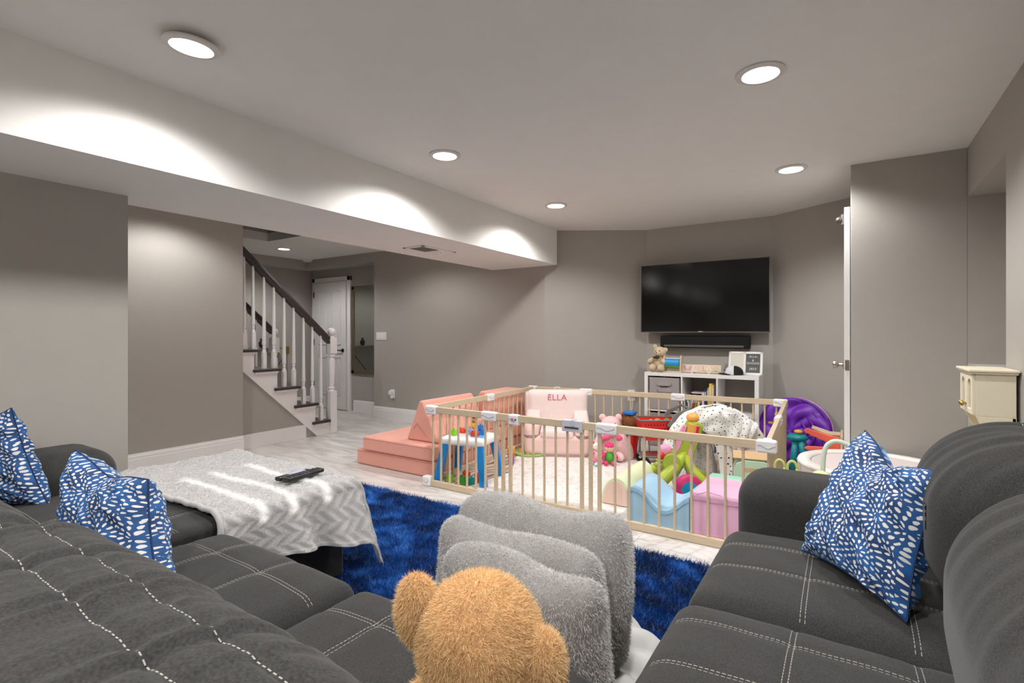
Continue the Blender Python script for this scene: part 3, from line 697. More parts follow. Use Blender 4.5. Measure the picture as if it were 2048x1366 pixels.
for i in range(26):
    t = (i+.8)/26.6; bar(BL[0]+(BR[0]-BL[0])*t, BL[1]+(BR[1]-BL[1])*t)
for i in range(20):
    t = (i+.7)/20.4; bar(FR[0]+(BR[0]-FR[0])*t, FR[1]+(BR[1]-FR[1])*t, .0145)
ab = atan2(BR[1]-BL[1], BR[0]-BL[0])
joint(-2.68, YF, 0, .10, t=.05); joint(-2.132, YF, 0, .13); joint(-1.24, YF, 0, .14); joint(-.345, YF, 0, .10, t=.05)
joint(-2.735, 3.02, pi/2, .06, t=.05, z1=PH+.004); joint(-2.765, 3.87, pi/2, .11); joint(-2.80, 4.72, ab, .10, t=.05)
joint(-2.20, 4.76, ab, .13); joint(-1.30, 4.832, ab, .13); joint(-.46, 4.90, ab, .11, t=.05); joint(-.38, 3.9, pi/2-.02, .12, t=.04)
joint(-.345, 3.02, pi/2, .07, t=.05, z1=PH+.005)
joint(-2.72, YF-.002, 0, .075, z0=0, z1=.075, t=.06, name='foot_cover')
joint(-.36, YF-.002, 0, .075, z0=0, z1=.075, t=.06, name='foot_cover')
lt = joint(-1.921, YF, 0, .08, z0=PH-.07, z1=PH+.004); 
MB().lathe([(.012, 0), (.012, .003), (0, .003)], (-1.925, YF-.024, PH-.03), 14, Matrix.Rotation(radians(90), 3, 'X')).build('pink_lock_ring', mat('lock_pink', '#c77f9a', .5), lt)
MB().lathe([(.005, 0), (.005, .003), (0, .003)], (-1.90, YF-.024, PH-.028), 12, Matrix.Rotation(radians(90), 3, 'X')).build('black_mark', BLK, lt)
GLP = mat('pale_grey_plastic', '#c9c9ce', .4)
gl = MB().box((-1.54, YF-.026, PH-.068), (-1.40, YF+.026, PH+.006)).build('gate_latch', GLP, pen, bevel=.004)
gl['label'] = 'grey gate latch'
MB().box((-1.47, YF-.032, PH-.03), (-1.452, YF+.02, PH+.012)).build('latch_tongue', GLP, gl, bevel=.003)
MB().box((-1.52, YF-.03, PH-.045), (-1.42, YF-.024, PH-.035)).build('latch_slot', GREYM, gl, bevel=.001)

# ================================================================ play mats on the floor of the pen
def mat_mat(name, base, spots, sc):
    m = bpy.data.materials.new(name); m.use_nodes = True; nt = m.node_tree; b = nt.nodes['Principled BSDF']; g = nt.nodes.new('ShaderNodeTexCoord')
    n = nt.nodes.new('ShaderNodeTexNoise'); n.inputs['Scale'].default_value = sc; n.inputs['Detail'].default_value = 6; n.inputs['Roughness'].default_value = .7; nt.links.new(g.outputs['Object'], n.inputs[0])
    nt.links.new(ramp(nt, n.outputs[0], [(.38, spots), (.47, base), (1, base)]), b.inputs['Base Color']); b.inputs['Roughness'].default_value = .6; return m
t = thing('play_mat', 'cream speckled foam play mat covering the pen floor', 'mat', (-1.4, 3.9, 0))
M1 = mat_mat('cream_speckled_foam', '#ebe5e0', '#d3c8c2', 26)
mt = MB().prism([(-2.42, 3.04), (-.5, 3.04), (-.5, 4.82), (-2.6, 4.6), (-2.62, 4.10), (-2.36, 3.62)], .0015, .013).build('foam_sheet', M1, t, bevel=.003)
t = thing('play_rug', 'thin brown and cream patterned rug under the block table', 'rug', (-2.55, 3.6, 0))
mm = bpy.data.materials.new('swirl_patterned_rug'); mm.use_nodes = True; nt = mm.node_tree; b = nt.nodes['Principled BSDF']; g = nt.nodes.new('ShaderNodeTexCoord')
w_ = nt.nodes.new('ShaderNodeTexWave'); w_.inputs['Scale'].default_value = 2.2; w_.inputs['Distortion'].default_value = 7; w_.inputs['Detail'].default_value = 2; nt.links.new(g.outputs['Object'], w_.inputs[0])
nt.links.new(ramp(nt, w_.outputs['Color'], [(.0, '#6d5a4e'), (.12, '#c2ad98'), (.6, '#d9c6b4'), (.95, '#a8917e')]), b.inputs['Base Color']); b.inputs['Roughness'].default_value = .9
MB().prism([(-2.69, 3.03), (-2.44, 3.03), (-2.38, 3.6), (-2.64, 4.1), (-2.73, 4.12)], .001, .009).build('sheet', mm, t)

# ================================================================ pink play couch
PINK = mat('salmon_pink_suede', '#e7a594', .9, var=.06, vscale=60, bump=.15, bscale=500, sheen=.3)
PINKD = mat('salmon_pink_seam', '#c98272', .9)
def slab(name, label, x0, y0, z0, x1, y1, z1, r=.02):
    t = thing(name, label, 'play cushion', ((x0+x1)/2, (y0+y1)/2, z0), group='salmon play couch pieces')
    MB().box((x0, y0, z0), (x1, y1, z1)).build('foam_block', PINK, t, bevel=r, seg=3)
    MB().box((x0+.01, y0-.0015, z1-.018), (x1-.01, y0+.002, z1-.015)).build('seam', PINKD, t)
    return t
slab('foam_mattress', 'lower salmon pink foam mattress of the play couch, on the floor', -3.72, 3.13, 0.002, -2.80, 4.66, .138)
slab('foam_mattress', 'upper salmon pink foam mattress of the play couch, lying on another', -3.62, 3.11, .140, -2.79, 4.66, .262)
def wedge(label, pts, y0, y1):
    t = thing('foam_wedge', label, 'play cushion', (pts[0][0], y0, pts[0][1]), group='salmon play couch pieces')
    MB().prism(pts, y0, y1, 'y').build('foam_block', PINK, t, bevel=.025, seg=3)
    x, z = pts[0]; MB().tube([(x+.09, y0-.002, z+.10), (x+.13, y0-.001, z+.15), (x+.24, y0-.001, z+.05)], .003, 5).build('seam', PINKD, t)
wedge('salmon foam wedge at the front left corner of the playpen', [(-3.19, .264), (-2.82, .264), (-3.0, .61), (-3.04, .61)], 3.22, 3.92)
wedge('salmon foam wedge farther back along the playpen, behind the arched piece', [(-3.25, .264), (-2.84, .264), (-2.87, .60), (-3.10, .60)], 4.16, 4.64)
t = thing('foam_arch', 'salmon foam arch piece between the two wedges of the play couch', 'play cushion', (-3.0, 4.04, .264), group='salmon play couch pieces')
arcp = [(-3.3, .264), (-3.18, .264)] + [(-3.04-.14*cos(pi*i/8), .264+.12*sin(pi*i/8)) for i in range(9)] + [(-2.90, .264), (-2.84, .264), (-2.84, .55), (-2.95, .6), (-3.04, .50), (-3.13, .6), (-3.3, .55)]
MB().prism([(-3.3, .264), (-2.84, .264), (-2.84, .55), (-2.93, .57), (-2.99, .50), (-3.05, .47), (-3.11, .50), (-3.17, .57), (-3.3, .55)], 3.95, 4.13, 'y').build('foam_block', PINK, t, bevel=.012)

# ================================================================ pink chair with the name on it
CREAMP = mat('blush_plush', '#eedcd8', .95, var=.05, vscale=30, bump=.3, bscale=120, sheen=.4)
BLUSH = mat('blush_side_fabric', '#e9c9c2', .95, var=.04, bump=.2, bscale=300)
pc = thing('kids_armchair', 'blush pink plush child armchair embroidered with the name ELLA', 'chair', (-2.285, 4.29, .013), rz=radians(27.5))
def box_puff(name, c, half, r, m, par, n=14, f=None):
    g = puff(half, r, n, f); g.v = [(p[0]+c[0], p[1]+c[1], p[2]+c[2]) for p in g.v]; return g.build(name, m, par, world=False, smooth=True)
box_puff('base', (0, .19, .10), (.31, .19, .10), .05, BLUSH, pc)
MB().tube([(-.3, .0, .02), (-.26, -.004, .012), (.26, -.004, .012), (.3, .0, .02)], .004, 6).build('piping', mat('chair_piping', '#a78a84', .8), pc, world=False, smooth=True)
box_puff('seat_cushion', (0, .16, .215), (.16, .17, .045), .035, CREAMP, pc)
for s in (-1, 1):
    box_puff('armrest', (s*.24, .17, .20), (.075, .17, .15), .06, BLUSH, pc, f=lambda P: np.column_stack([P[:, 0], P[:, 1], P[:, 2]+.05*np.clip(P[:, 1]/.17, -1, 1)*(P[:, 2] > 0)]))
    box_puff('arm_top', (s*.235, .2, .34), (.07, .15, .035), .033, CREAMP, pc, f=lambda P: np.column_stack([P[:, 0], P[:, 1], P[:, 2]+.05*np.clip(P[:, 1]/.17, -1, 1)]))
bk = box_puff('backrest', (0, .345, .30), (.305, .06, .30), .055, CREAMP, pc, 18)
box_puff('back_border', (-.305, .35, .29), (.018, .055, .285), .017, BLUSH, pc)
text('embroidered_name', 'ELLA', .085, mat('hot_pink_thread', '#d3628a', .7), bk, face_m((0, .284, .525)), extrude=.002, world=False, space=1.1)
MB().tube([(-.03, .34, .6), (-.02, .34, .625), (.02, .34, .625), (.03, .34, .6)], .005, 6).build('top_loop', CREAMP, pc, world=False, smooth=True)

# ================================================================ soft toys and dolls
def doll(name, label, loc, rz, k, body, head, limbs, cat='soft toy', ears=None, muzzle=None, lean=0):
    t = thing(name, label, cat, loc, rz); R = Matrix.Rotation(lean, 3, 'Y'); q = lambda x, y, z: tuple(R @ Vector((x*k, y*k, z*k)))
    MB().ball(q(0, .02, .10), (.065*k, .055*k, .09*k), 16, 12, R).build('body', body, t, world=False, smooth=True)
    h = MB().ball(q(0, 0, .235), (.068*k, .06*k, .06*k), 18, 12, R).build('head', head, t, world=False, smooth=True)
    if muzzle: MB().ball(q(0, -.052, .225), (.03*k, .022*k, .022*k), 12, 8).build('muzzle', muzzle, h, world=False, smooth=True); MB().ball(q(0, -.074, .232), .006*k, 8, 6).build('nose', BLK, h, world=False)
    for x in (-.022, .022): MB().ball(q(x, -.054, .25), .006*k, 8, 6).build('eye', BLK, h, world=False)
    if ears:
        for x in (-.055, .055): MB().ball(q(x, .01, .285), (.024*k, .012*k, .024*k), 12, 8).build('ear', ears, h, world=False, smooth=True)
    for x in (-1, 1):
        MB().ball(q(x*.085, -.02, .13), (.026*k, .03*k, .055*k), 12, 8, Matrix.Rotation(x*radians(-30), 3, 'Y')).build('arm', limbs, t, world=False, smooth=True)
        MB().ball(q(x*.05, -.075, .035), (.032*k, .062*k, .032*k), 12, 8).build('leg', limbs, t, world=False, smooth=True)
    return t
BPINK = mat('baby_pink_plush', '#efc6c6', .95, var=.08, vscale=60, bump=.4, bscale=200); HPINK = mat('hot_pink_felt', '#d93a74', .8); CRM = mat('cream_plush', '#efe3d6', .95, bump=.3, bscale=200)
SK = mat('doll_skin', '#e6b9a3', .6); GRN = mat('bright_green_cloth', '#4fb53c', .7); RPINK = mat('rose_pink_fabric', '#e8668d', .8)
bb = doll('plush_bear', 'large baby pink plush bear slumped beside the blush armchair', (-1.83, 4.50, .013), radians(30), 1.35, BPINK, BPINK, BPINK, ears=BPINK, muzzle=CRM)
MB().ball((.10, -.02, .13), (.085, .06, .17), 16, 12, Matrix.Rotation(radians(-28), 3, 'Y')).build('patterned_skirt', mat('floral_pink_cloth', '#edc4c4', .9, var=.25, vscale=60), bb, world=False, smooth=True)
for s in (-1, 1): MB().ball((s*.05, -.07, .215), (.05, .02, .03), 12, 8, Matrix.Rotation(s*radians(20), 3, 'Y')).build('bow_loop', RPINK, bb, world=False, smooth=True)
doll('plush_doll', 'small pale pink doll lying against the pink bear, nearest the armchair', (-1.88, 4.30, .013), radians(40), .62, BPINK, CRM, RPINK, ears=HPINK, muzzle=None)
dd = doll('rag_doll', 'rag doll with bright green top and hot pink limbs in front of the bear', (-1.76, 4.30, .013), radians(25), .62, GRN, SK, HPINK)
MB().ball((0, .005, .165), (.045, .042, .03), 14, 8).build('hair', HPINK, dd, world=False, smooth=True)
t = thing('baby_shoes', 'pair of pale aqua baby socks on the mat below the rag doll', 'socks', (-1.86, 4.19, .013))
for s in (-1, 1): MB().ball((s*.028, 0, .016), (.022, .04, .016), 12, 8).build('sock', mat('aqua_knit', '#b9d3d2', .9) if s < 0 else bpy.data.materials['aqua_knit'], t, world=False, smooth=True)

# red bin toy with blue visor and brown plush
t = thing('toy_bucket', 'red toy bucket with blue rim holding a brown plush with blue visor', 'toy', (-1.70, 4.66, .013))
RED = mat('bright_red_plastic', '#d8231c', .35); BLU = mat('toy_blue_plastic', '#1d6fc0', .35); HAIR = mat('brown_curly_plush', '#7a4a26', .95, var=.5, vscale=40, bump=.8, bscale=60)
MB().lathe([(.055, 0), (.075, .16), (.09, .24), (.085, .24), (.07, .16), (.0, .15)], n=24).build('bucket', RED, t, world=False, auto=40)
MB().lathe([(.09, .22), (.098, .225), (.098, .255), (.088, .255)], n=24).build('rim', BLU, t, world=False, auto=40)
g = MB().ball((0, 0, .33), (.085, .07, .085), 20, 14); g.v = [tuple(Vector(p)+Vector(p).normalized()*.012*sin(p[0]*150+p[2]*120)) for p in g.v]; g.build('plush_hair', HAIR, t, world=False, smooth=True)
MB().prism([(-.05, .405), (.05, .405), (.055, .42), (.05, .435), (-.05, .435), (-.055, .42)], -.06, .05, 'y').build('visor', BLU, t, world=False, bevel=.008, seg=2)
MB().ball((-.075, -.02, .40), .02, 10, 8).build('orange_tuft', mat('orange_tuft', '#b5613a', .9), t, world=False, smooth=True)

# ================================================================ toy shopping cart
GP = mat('dark_grey_plastic', '#74746f', .5)
ct = thing('toy_shopping_cart', 'red and grey toy shopping cart behind the front rail of the playpen', 'toy', (-1.42, 4.55, .013), rz=radians(33))
def frustum(m, a0, b0, z0, a1, b1, z1, cx0=0, cx1=0):
    b = [(cx0-a0, -b0, z0), (cx0+a0, -b0, z0), (cx0+a0, b0, z0), (cx0-a0, b0, z0), (cx1-a1, -b1, z1), (cx1+a1, -b1, z1), (cx1+a1, b1, z1), (cx1-a1, b1, z1)]
    return m.add(b, [(0, 3, 2, 1), (0, 1, 5, 4), (1, 2, 6, 5), (2, 3, 7, 6), (3, 0, 4, 7)])
o = frustum(MB(), .12, .085, .225, .165, .11, .40).build('basket', RED, ct, world=False); sm = o.modifiers.new('thickness', 'SOLIDIFY'); sm.thickness = .006
dark = mat('basket_hole_dark', '#3a1210', .8)
hm = MB()
for i in range(11):
    for j in range(4): hm.ball((-.135+i*.026+(j % 2)*.013, -.096-.0035*j*1.4-.004+.0, .26+j*.035), (.006, .003, .007), 6, 4)
stuff(hm.build('punched_holes', dark, ct, world=False))
MB().tube([(-.17, -.115, .405), (.17, -.115, .405), (.17, .115, .405), (-.17, .115, .405), (-.17, -.115, .405)], .008, 8).build('basket_rim', GP, ct, world=False, smooth=True)
for s in (-1, 1):
    MB().prism([(.06, .36), (.10, .34), (.16, .43), (.27, .50), (.26, .52), (.14, .47)], s*.118-.008, s*.118+.008, 'y').build('handle_arm', GP, ct, world=False, bevel=.006)
    MB().tube([(-.13, s*.09, .07), (-.12, s*.09, .25)], .009, 8).build('frame_post', GP, ct, world=False); MB().tube([(.13, s*.09, .07), (.15, s*.10, .38)], .012, 8).build('frame_post', GP, ct, world=False)
    for x in (-.12, .13):
        w = MB().lathe([(.0, -.012), (.036, -.012), (.04, -.006), (.04, .006), (.036, .012), (0, .012)], (x, s*.1, .04), 20, Matrix.Rotation(radians(90), 3, 'X')).build('wheel', BLACK, ct, world=False, auto=40)
        MB().lathe([(0, -.015), (.014, -.015), (.014, .015), (0, .015)], (x, s*.1, .04), 12, Matrix.Rotation(radians(90), 3, 'X')).build('hub', WPL, w, world=False)
MB().tube([(.265, -.12, .51), (.265, .12, .51)], .011, 8).build('handle_bar', GP, ct, world=False)
MB().box((-.15, -.095, .075), (.15, .095, .09)).build('lower_tray', GP, ct, world=False, bevel=.006); MB().box((-.10, -.08, .09), (.10, .08, .096)).build('tray_grille', mat('tray_red', '#8c2a24', .5), ct, world=False)
MB().box((.165, -.10, .36), (.21, .10, .40)).build('child_seat', RED, ct, world=False, bevel=.008)
for i, (x, y, hx, nm, lb) in enumerate([(-.05, -.02, '#e2c04a', 'toy_lemon', 'yellow toy lemon in the shopping cart'), (.02, .03, '#d9823c', 'toy_orange', 'orange toy fruit in the shopping cart'), (.09, -.02, '#3f9b5b', 'toy_lettuce', 'green toy vegetable in the shopping cart')]):
    c_ = Matrix.Rotation(radians(33), 3, 'Z') @ Vector((x, y, 0))
    t = thing(nm, lb, 'toy food', (-1.42+c_.x, 4.55+c_.y, .24)); MB().ball((0, 0, .14), (.035, .035, .035 if i < 2 else .045), 14, 10).build('body', mat(nm+'_skin', hx, .5), t, world=False, smooth=True); MB().tube([(0, 0, .0), (0, 0, .11)], .02, 8).build('stem', mat(nm+'_stem', hx, .5), t, world=False)

# white bath boat with small figures
t = thing('toy_boat', 'white toy boat lying on the mat beside the shopping cart', 'toy', (-1.28, 4.22, .013), rz=radians(20))
k = 16; pr = []
for (s, z) in ((.55, 0), (.85, .03), (1, .065), (.94, .065), (.8, .035), (0, .02)): pr.append((s, z))
g = MB().lathe(pr, n=24); g.v = [(p[0]*.13, p[1]*.065, p[2]) for p in g.v]; g.build('hull', WPL, t, world=False, auto=50)
MB().ball((.03, 0, .075), (.04, .025, .02), 12, 8).build('deck_figure', mat('peach_figure', '#e0a878', .6), t, world=False, smooth=True); MB().ball((-.06, 0, .075), (.016, .016, .02), 10, 8).build('knob', WPL, t, world=False, smooth=True)
t = thing('toy_egg', 'purple toy egg on the cart side of the green walker', 'toy', (-1.16, 4.34, .013)); MB().ball((0, 0, .12), (.026, .026, .036), 14, 10).build('shell', mat('purple_egg', '#a94fd0', .3), t, world=False, smooth=True); MB().lathe([(.03, 0), (.02, .01), (.018, .09), (0, .09)], n=14).build('stand', GP, t, world=False)
t = thing('crumpled_cloth', 'blue and white striped cloth crumpled left of the green walker', 'cloth', (-1.32, 3.92, .013))
SC = mat('striped_blue_cloth', '#a9c4da', .9); nt = SC.node_tree; wv = nt.nodes.new('ShaderNodeTexWave'); wv.inputs['Scale'].default_value = 9; wv.inputs['Distortion'].default_value = 4; nt.links.new(nt.nodes['Texture Coordinate'].outputs['Object'], wv.inputs[0]); nt.links.new(ramp(nt, wv.outputs['Color'], [(.0, '#2d4f9a'), (.15, '#5d8fc0'), (.3, '#cfdde8'), (1, '#dfe7ec')]), nt.nodes['Principled BSDF'].inputs['Base Color'])
grid(lambda u, v: ((u-.5)*.26+.02*sin(v*9), (v-.5)*.17+.015*sin(u*11), .012+.02*abs(sin(u*7+v*4))*sin(pi*u)+.01*sin(v*13)**2), 24, 18, .003).build('fabric', SC, t, world=False, smooth=True)

# ================================================================ green baby walker
LG = mat('lime_green_plastic', '#a9b83a', .35); MAG = mat('magenta_plastic', '#cf2b6d', .35); TEAL = mat('teal_plastic', '#0f93b4', .35); LP = mat('light_pink_plastic', '#ee9cbf', .35); ORG = mat('orange_plastic', '#f0a94f', .4)
wk = thing('baby_walker', 'lime green wheeled baby walker with magenta and teal wheels', 'baby walker', (-1.02, 3.80, .013), rz=radians(26))
for s in (-1, 1):
    y = s*.15
    MB().tube([(-.20, y, .10), (-.13, y*.95, .14), (-.05, y*.7, .21), (.0, y*.4, .26), (.04, y*.2, .30)], [.035, .045, .045, .04, .03], 10).build('frame_leg', LG, wk, world=False, smooth=True)
    MB().tube([(.22, y, .09), (.14, y*.95, .13), (.07, y*.7, .2), (.04, y*.3, .28)], [.028, .036, .036, .03], 10).build('frame_leg', LG, wk, world=False, smooth=True)
for i, (x, y, r) in enumerate([(-.20, -.16, .06), (.03, -.2, .095), (-.2, .16, .055), (.24, .12, .055)]):
    R = Matrix.Rotation(radians(90), 3, 'X')
    w = MB().lathe([(0, -.03), (r*.8, -.03), (r, -.018), (r, .018), (r*.8, .03), (0, .03)], (x, y, r), 28, R).build('wheel', MAG, wk, world=False, auto=40)
    MB().lathe([(0, -.035), (r*.72, -.035), (r*.78, -.028), (r*.78, .028), (0, .035)], (x, y, r), 28, R).build('wheel_disc', TEAL, w, world=False, auto=40)
MB().lathe([(0, -.03), (.045, -.03), (.06, -.015), (.06, .03), (0, .03)], (-.07, -.10, .25), 28, Matrix.Rotation(radians(90), 3, 'X')).build('round_boss', LG, wk, world=False, auto=40)
MB().prism([(-.02, .2), (.09, .25), (.17, .50), (.13, .535), (.06, .53), (.02, .40), (-.05, .30)], -.05, .05, 'y').build('neck', LG, wk, world=False, bevel=.02, seg=3)
MB().prism([(.045, .27), (.065, .27), (.135, .50), (.115, .51)], -.06, -.045, 'y').build('pink_stripe', LP, wk, world=False, bevel=.004)
MB().prism([(-.03, .30), (.0, .34), (.05, .50), (.025, .51), (-.035, .40)], -.058, -.03, 'y').build('pink_panel', LP, wk, world=False, bevel=.006)
MB().prism([(.04, .43), (.09, .43), (.115, .51), (.06, .52)], -.057, -.045, 'y').build('orange_panel', ORG, wk, world=False, bevel=.004)
MB().prism([(.10, .43), (.125, .45), (.135, .50), (.115, .505)], -.066, -.05, 'y').build('red_button', RED, wk, world=False, bevel=.004)
MB().ball((.10, 0, .555), (.045, .05, .035), 18, 12).build('orange_knob', ORG, wk, world=False, smooth=True)
MB().ball((-.11, -.07, .33), (.05, .03, .04), 14, 10).build('pink_roller', LP, wk, world=False, smooth=True); MB().ball((-.14, -.09, .29), (.028, .02, .028), 14, 10).build('red_bead', RED, wk, world=False, smooth=True)
for j, (dx, dz) in enumerate(((-.17, .22), (-.15, .25))): MB().ball((dx, -.08, dz), (.03, .012, .012), 10, 8, Matrix.Rotation(radians(30), 3, 'Y')).build('leaf_tab', LG, wk, world=False, smooth=True)
MB().ball((.01, -.06, .12), (.07, .04, .09), 16, 12).build('printed_panel', mat('white_print_panel', '#e9ece4', .5, var=.15, vscale=60), wk, world=False, smooth=True)
MB().tube([(.17, -.02, .44), (.19, -.04, .42), (.2, -.03, .39), (.19, .0, .37)], .009, 6).build('black_strap', BLK, wk, world=False, smooth=True)

# ================================================================ soft foam climbing blocks
def vinyl(n, hx): return mat(n, hx, .55, var=.02, coat=.1)
fb = thing('foam_roller', 'pale green vinyl half-round foam roller at the left of the foam blocks', 'foam block', (-1.30, 3.3, .013))
pr = [(-1.30+.115*cos(pi*i/16), .013+.19*sin(pi*i/16)) for i in range(17)]
MB().prism(pr, 3.30, 3.86, 'y').build('roller_body', vinyl('pale_green_vinyl', '#dfe6c0'), fb, bevel=.01, seg=3)
MB().prism([(-1.30+.095*cos(pi*i/16), .017+.165*sin(pi*i/16)) for i in range(17)], 3.293, 3.301, 'y').build('end_cap', vinyl('blush_vinyl', '#e9c8b8'), fb, bevel=.003)
wv_ = thing('foam_wave_block', 'light blue vinyl foam block with a wavy top', 'foam block', (-.96, 3.3, .013))
def wz(x): t = (x+1.14)/.37; return .17+.055*cos(t*2*pi*1.02-.75)
xs = [-1.14+.375*i/24 for i in range(25)]
BV = vinyl('light_blue_vinyl', '#a5cbe4')
MB().prism([(-1.14, .014)]+[(x, wz(x)) for x in xs]+[(-.765, .014)], 3.075, 3.46, 'y').build('block_body', BV, wv_, auto=30)
MB().tube([(x, 3.073, wz(x)-.024) for x in xs], .004, 6).build('welt', vinyl('welt_blue', '#7fb0d2'), wv_, smooth=True)
pk = thing('foam_block', 'lilac pink vinyl foam cube beside the blue wave block', 'foam block', (-.59, 3.3, .013))
PV = vinyl('lilac_pink_vinyl', '#e6b5d2')
MB().box((-.758, 3.075, .014), (-.41, 3.52, .245)).build('block_body', PV, pk, bevel=.012, seg=3); MB().tube([(-.755, 3.073, .215), (-.415, 3.073, .215)], .004, 6).build('welt', vinyl('welt_pink', '#cf93b8'), pk, smooth=True); MB().tube([(-.72, 3.08, .244), (-.68, 3.15, .247), (-.60, 3.12, .247), (-.56, 3.079, .235), (-.42, 3.079, .235)], .004, 6).build('zip_flap', bpy.data.materials['welt_pink'], pk, smooth=True)
mi = thing('foam_block', 'mint green vinyl foam block behind the lilac cube', 'foam block', (-.6, 3.8, .013)); MB().box((-.80, 3.54, .014), (-.42, 3.84, .19)).build('block_body', vinyl('mint_vinyl', '#a9e0c6'), mi, bevel=.012, seg=3); MB().tube([(-.795, 3.538, .165), (-.425, 3.538, .165)], .004, 6).build('welt', vinyl('welt_mint', '#86c3a8'), mi, smooth=True)

# ================================================================ spotted muslin over an arched toy tent
def dotted(name, base, dark_, sc, th=.16):
    m = bpy.data.materials.new(name); m.use_nodes = True; nt = m.node_tree; b = nt.nodes['Principled BSDF']; g = nt.nodes.new('ShaderNodeTexCoord')
    v = nt.nodes.new('ShaderNodeTexVoronoi'); v.inputs['Scale'].default_value = sc; v.inputs['Randomness'].default_value = .75; nt.links.new(g.outputs['UV'], v.inputs[0]); v.voronoi_dimensions = '2D'
    nt.links.new(ramp(nt, v.outputs['Distance'], [(0, dark_), (th-.015, dark_), (th+.015, base), (1, base)]), b.inputs['Base Color']); b.inputs['Roughness'].default_value = .9; return m
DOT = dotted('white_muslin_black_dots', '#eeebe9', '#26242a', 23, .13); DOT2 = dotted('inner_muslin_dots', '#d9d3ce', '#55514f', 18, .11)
tn = thing('toy_tent', 'arched toy tent draped in white muslin with black dots', 'play tent', (-.93, 4.42, .013), rz=radians(28))
def tent(u, v):
    a = pi*(1-u); x = .425*cos(a); z = .60*sin(a)**.8
    y = -.16+.34*v; s = 1-.25*(v**2)
    fold = .014*sin(u*38+v*9)*sin(pi*u)**.5*(.4+.6*v) + .01*sin(u*17-v*14)
    return (x*s*(1+fold*1.5), y, max(0, z*s*(1+fold)))
grid(tent, 90, 30, .006, uvs=(1.25, .5)).build('muslin_cover', DOT, tn, world=False, smooth=True)
def front(u, v): # front cloth, from the arch edge to the opening
    a = pi*(1-u); xo, zo = .425*cos(a), .60*max(0, sin(a))**.8; xi, zi = -.13+.16*cos(a), .40*max(0, sin(a))**.8
    f = .008*sin(u*30+v*5)+.008*sin(u*17); return (xo+(xi-xo)*v, -.16-.03*sin(pi*v)+f, zo+(zi-zo)*v)
grid(front, 90, 12, .004, uvs=(1.25, .28)).build('front_cloth', DOT, tn, world=False, smooth=True)
grid(lambda u, v: (-.34+.42*u, .06+.02*sin(u*20), .44*sin(pi*min(max(u, .02), .98))**.7*v), 30, 12, .004, uvs=(.6, .6)).build('inner_cloth', DOT2, tn, world=False, smooth=True)
grid(lambda u, v: (.10+.085*(u-.5)*(1+.3*sin(v*9))+.01*sin(v*13)+.06*v, -.215-.03*sin(pi*u)-.02*sin(v*16+u*4)*.5, .55*(1-v)+.004), 16, 50, .005, uvs=(.14, .8)).build('hanging_cloth', DOT, tn, world=False, smooth=True)
grid(lambda u, v: (.02+.27*u, -.205-.03*sin(pi*v)+.010*sin(u*22+v*6), .57-.10*u-.24*sin(pi*u)*v-.04*v), 40, 16, .005, uvs=(.5, .3)).build('swag', DOT, tn, world=False, smooth=True)

# cardboard box and mint carry crate
CARD = mat('brown_cardboard', '#cfae86', .8, var=.06, vscale=5)
t = thing('cardboard_box', 'open brown cardboard box between the spotted tent and the right bars', 'box', (-.60, 4.36, .013), rz=radians(12))
m = MB()
for a, b in [((-.15, -.12, 0), (.15, -.114, .27)), ((-.15, .114, 0), (.15, .12, .27)), ((-.15, -.12, 0), (-.144, .12, .27)), ((.144, -.12, 0), (.15, .12, .27)), ((-.15, -.12, 0), (.15, .12, .006))]: m.box(a, b)
m.build('carton', CARD, t, world=False); MB().prism([(-.12, .27), (-.12, .276), (-.2, .235), (-.2, .229)], -.15, .15, 'x').build('front_flap', CARD, t, world=False)
for q in range(5): MB().box((-.03+q*.022, -.1215, .225), (-.015+q*.022, -.12, .24)).build('print_mark', WPL, t, world=False)
t = thing('toy_crate', 'mint green toy crate with a slot handle standing before the cardboard box', 'toy box', (-.56, 4.12, .013), rz=radians(10))
MINT = mat('mint_painted_wood', '#c3d8c2', .5)
pr = [(-.14, .02), (.14, .02), (.14, .17), (.12, .225), (.06, .25), (-.06, .25), (-.12, .225), (-.14, .17)]
o = MB().prism(pr, -.10, -.088, 'y').build('handle_side', MINT, t, world=False, bevel=.003); MB().prism([(-.06, .17), (.06, .17), (.07, .185), (.06, .20), (-.06, .20), (-.07, .185)], -.1025, -.0995, 'y').build('handle_slot', CARD, t, world=False)
MB().prism(pr, .088, .10, 'y').build('handle_side', MINT, t, world=False, bevel=.003)
for x in (-.14, .128): MB().box((x, -.088, .02), (x+.012, .088, .15)).build('side_panel', MINT, t, world=False, bevel=.002)
MB().box((-.14, -.1, 0), (.14, .1, .02)).build('base', WOOD, t, world=False, bevel=.002)

